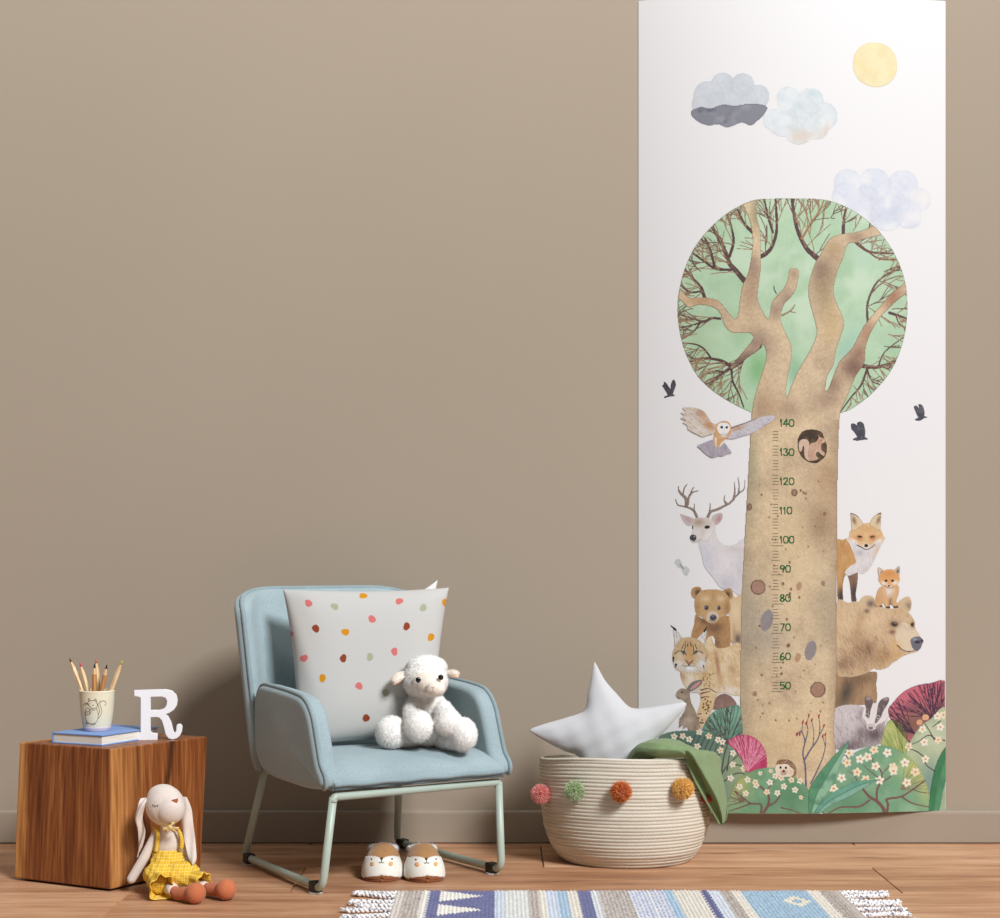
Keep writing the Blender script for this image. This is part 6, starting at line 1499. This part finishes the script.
a.dot(272,188,14,15,(176,170,172)); a.dot(272,188,8,9,(40,38,42)); a.dot(358,203,14,15,(176,170,172)); a.dot(358,203,8,9,(40,38,42)); n_ = a.poly([(275,262),(300,250),(335,262),(338,285),(305,302),(278,288)], (206,194,196)); a.dot(300,285,18,11,(130,116,122)); a.fur(hd, 60, 100, 4, [(206,198,198),(246,242,240)], 22, .5, 20, .4)
a.emit('printed_badger', UP*3.4, lambda X, Y: X > 829)

# -------- left hand shrubs
def f(a, m_):
    a.tint(m_, (140,186,164), 9, 1, .4, .7, .8); fan(a, 726, 744, -150, -35, 7, 38, 1.5, (92,92,84), m_, 5); a.outline(m_, (70,110,96), .6)
bush('printed_teal_bush', [(702,734),(704,724),(710,714),(718,708.5),(728,706.5),(740,707),(741,748),(726,750),(712,742)], (112,162,140), UP*6, f)
def f(a, m_):
    a.blob(690,738,24,14,(86,116,106),.8,0,m_); a.blob(738,768,18,30,(164,180,140),.85,0,m_); a.blob(715,745,16,14,(110,136,120),.6,0,m_)
    for i in range(13): x = 664+i*5.2; a.stroke([(x, 770),(x+3, 752),(x+10, 735)], 1.3, .8, (66,76,74), clip=m_, alpha=False, raw=True)
    for q in ([(720,775),(728,763),(740,752)],[(728,763),(738,764),(746,766)],[(724,780),(736,772),(748,774)]): a.stroke(q, 1.4, .8, (80,74,72), clip=m_, alpha=False, raw=True)
    for i, (x, y) in enumerate([(674,736.5),(682.5,736),(689,739),(699,731.5),(708.5,735.5),(717.5,739),(722,741),(720,749.5),(732.5,752),(732,763.5),(743,767),(730,777),(697,746)]): flower(a, x, y, 3.2, i+20, CRM[i%3])
bush('printed_grey_bush', [(658,742),(664,734),(680,730.5),(700,731),(714,736),(726,744),(736,753),(746,766),(750,775),(745,812),(700,812),(664,770)], (120,144,124), UP*7, f)
def f(a, m_):
    a.tint(m_, (204,84,120), 9, 1, .4, .7, .8); fan(a, 747, 770, -135, -40, 9, 36, 1.1, (226,150,172), m_, 6); a.outline(m_, (140,40,80), .6)
bush('printed_magenta_bush', [(727,741.5),(735,735),(745,733.5),(756,738),(764,748),(766.5,760),(764,769),(747,772),(742,760),(735,750)], (186,62,104), UP*8, f)
# thin blue stalks on the trunk
a = Art(792, 712, 830, 790, 0.45)
for q, w0, w1 in [([(805,788),(804.5,766),(802,752),(804,740),(800,730),(796,735)],2.2,.8),([(804,742),(807,730),(806,722),(808,715)],1.4,.7),([(804,758),(810,748),(817,738),(819,728),(818,716)],1.8,.8),([(812,744),(813,732),(811,720)],1.2,.7),([(810,782),(817,768),(822,756),(825,742),(824,734)],1.5,.8),([(824,744),(822,736)],1,.7),([(801,730),(802,722)],1.1,.7),([(818,735),(823,726)],1,.7)]: a.stroke(q, w0, w1, (110,108,132))
for x, y in ((796,733),(802,721),(808,714.5),(811,719),(818,715),(823,725),(822,735),(824.5,733.5),(805.5,722),(799,733)): a.dot(x, y, .9, 2.1, (176,64,62), 15)
a.emit('printed_stalks', UP*6)
# hedgehog (origin 720,720 scale 7.69)
a = Art(773, 756, 797, 778, 0.38, 720, 720, 7.69)
sp_ = a.poly([(430,320),(445,298),(480,292),(520,295),(555,320),(580,360),(580,400),(560,425),(510,440),(460,440),(430,400)], (150,116,90)); a.fur(sp_, 130, -60, 4, [(84,62,50),(212,186,150),(110,84,66),(190,160,124)], 23, .55, 50, .8)
fc_ = a.poly([(416,360),(430,335),(470,330),(510,330),(530,350),(560,375),(555,410),(520,430),(480,437),(445,420),(425,395)], (240,226,206)); a.blob(540,390,24,24,(222,190,156),.7,0,fc_); a.dot(458,355,9,10,(40,32,30)); a.dot(500,357,9,10,(40,32,30)); a.blob(482,390,22,16,(150,108,88),.8,0,fc_); a.dot(482,382,9,7,(60,46,44)); a.stroke([(462,405),(480,412),(500,402)],5,4,(110,80,70)); a.emit('printed_hedgehog', UP*9.6, lambda X, Y: Y < 775.5)
# domes at the bottom
def f(a, m_):
    a.tint(m_, (142,180,146), 12, 1, .4, .7, .8); a.blob(735,785,12,16,(214,200,110),.75,30,m_); a.blob(790,795,22,16,(86,136,100),.7,0,m_); a.blob(730,800,10,16,(160,190,150),.5,0,m_)
    for q, w in [([(762,812),(767,804),(768,796),(765,790),(758,784)],3),([(768,804),(775,800),(780,792)],2.2),([(760,811),(760,803),(750,802),(742,796),(734,790)],2.2),([(750,802),(740,806),(728,810)],1.8),([(780,806),(792,809),(800,812)],1.6),([(766,790),(770,783),(774,780)],1.3),([(742,796),(736,798),(729,797)],1.1)]: a.stroke(q, w, w*.55, (122,90,86), clip=m_, alpha=False, raw=True)
    fan(a, 744, 800, -200, -115, 9, 24, .8, (130,104,92), m_, 7, 0)
    for i, (x, y) in enumerate([(759.5,772),(770,769.5),(747,778.5),(755.5,784),(754.5,781),(739,785.5),(745,792),(766,790.5),(769,781),(774.5,774.5),(780.5,776.5),(776.5,791.5),(783,785),(790.5,778.5),(794,788.5),(799,779.5),(800,796)]): flower(a, x, y, 3.1 if i not in (0,1,16) else 2.2, i+40, CRM[i%3])
    a.outline(m_, (90,130,96), .4)
bush('printed_green_bush', [(727,814),(729,797),(734,784),(743,774),(756,768),(770,766),(784,770),(797,778),(806,786),(812,798),(815,814)], (116,162,124), UP*9, f)
def f(a, m_):
    a.tint(m_, (150,188,152), 14, 1, .4, .7, .8); a.blob(915,768,14,16,(220,212,120),.75,-30,m_); a.blob(924,788,8,18,(206,204,130),.6,0,m_); a.blob(845,800,24,16,(86,136,104),.6,0,m_); a.blob(850,760,16,14,(120,160,140),.6,0,m_)
    fan(a, 900, 790, -80, 5, 12, 36, .7, (140,120,96), m_, 8, 0)
    for q, w in [([(884,814),(882,808),(876,801),(868,796),(860,786)],4.2),([(886,812),(887,804),(886,799),(900,797),(912,790),(926,780)],2.8),([(876,801),(876,790),(879,783),(881,774),(876,764)],2.4),([(879,783),(889,777),(892,772)],1.8),([(868,800),(858,806),(840,806),(828,812)],2.2),([(902,798),(912,804),(928,808)],1.8),([(881,774),(890,764)],1.2),([(912,790),(920,793),(928,794)],1.2),([(858,786),(854,776),(846,770)],1.2),([(878,778),(868,770),(862,764)],1.2),([(872,758),(872,766),(874,770)],1)]: a.stroke(q, w, w*.55, (122,90,86), clip=m_, alpha=False, raw=True)
    for i, (x, y) in enumerate([(848,752.5),(846,762),(859,758.5),(866.5,756.5),(873,749.5),(886.5,752.5),(874.5,766),(892,767),(904,763),(892.5,771),(856,771.5),(840.5,777),(832.5,787.5),(864.5,779),(878.5,780),(906,783),(914.5,772.5)]): flower(a, x, y, 4.4, i+60, CRM[i%3])
    a.outline(m_, (96,136,100), .35)
bush('printed_meadow_bush', [(826,814),(828,786),(834,770),(846,757),(862,748),(880,745),(897,750),(912,761),(923,777),(929,796),(929,814)], (122,168,132), UP*10, f)
def leaf(name, l, r, c1, c2, lift):
    pts = l+r[::-1]; xs_ = [p[0] for p in pts]; ys_ = [p[1] for p in pts]; a = Art(min(xs_)-2, min(ys_)-2, max(xs_)+2, 813, 0.5)
    m_ = a.poly(pts, c1, 4); a.wash(m_, 7, 8); mid = [((p[0]+q[0])/2, (p[1]+q[1])/2) for p, q in zip(l, r)]; h = a.poly(mid+r[::-1], c2, 4, m_, False); a.wash(h, 6, 6); a.tint(m_, (74,128,100), 8, 1, .5, .75, .6)
    a.stroke(mid, 1, .8, (84,132,100), clip=m_, alpha=False, raw=True); a.outline(m_, (84,130,96), .6); a.emit(name, lift); 
leaf('printed_leaf', [(808,812),(808,790),(816,775),(830,758),(847,741)], [(812,812),(822,798),(832,782),(840,762),(848,741)], (98,156,120), (146,190,160), UP*12)
leaf('printed_leaf', [(813,812),(824,797),(842,786),(858,780),(877,779)], [(818,812),(832,803),(848,796),(862,788),(877,780)], (110,168,148), (134,182,164), UP*13)
leaf('printed_leaf', [(928,813),(931,786),(937,762),(946,746),(952,736)], [(938,813),(942,795),(947,775),(951,755),(953,737)], (62,128,84), (86,148,104), UP*12)
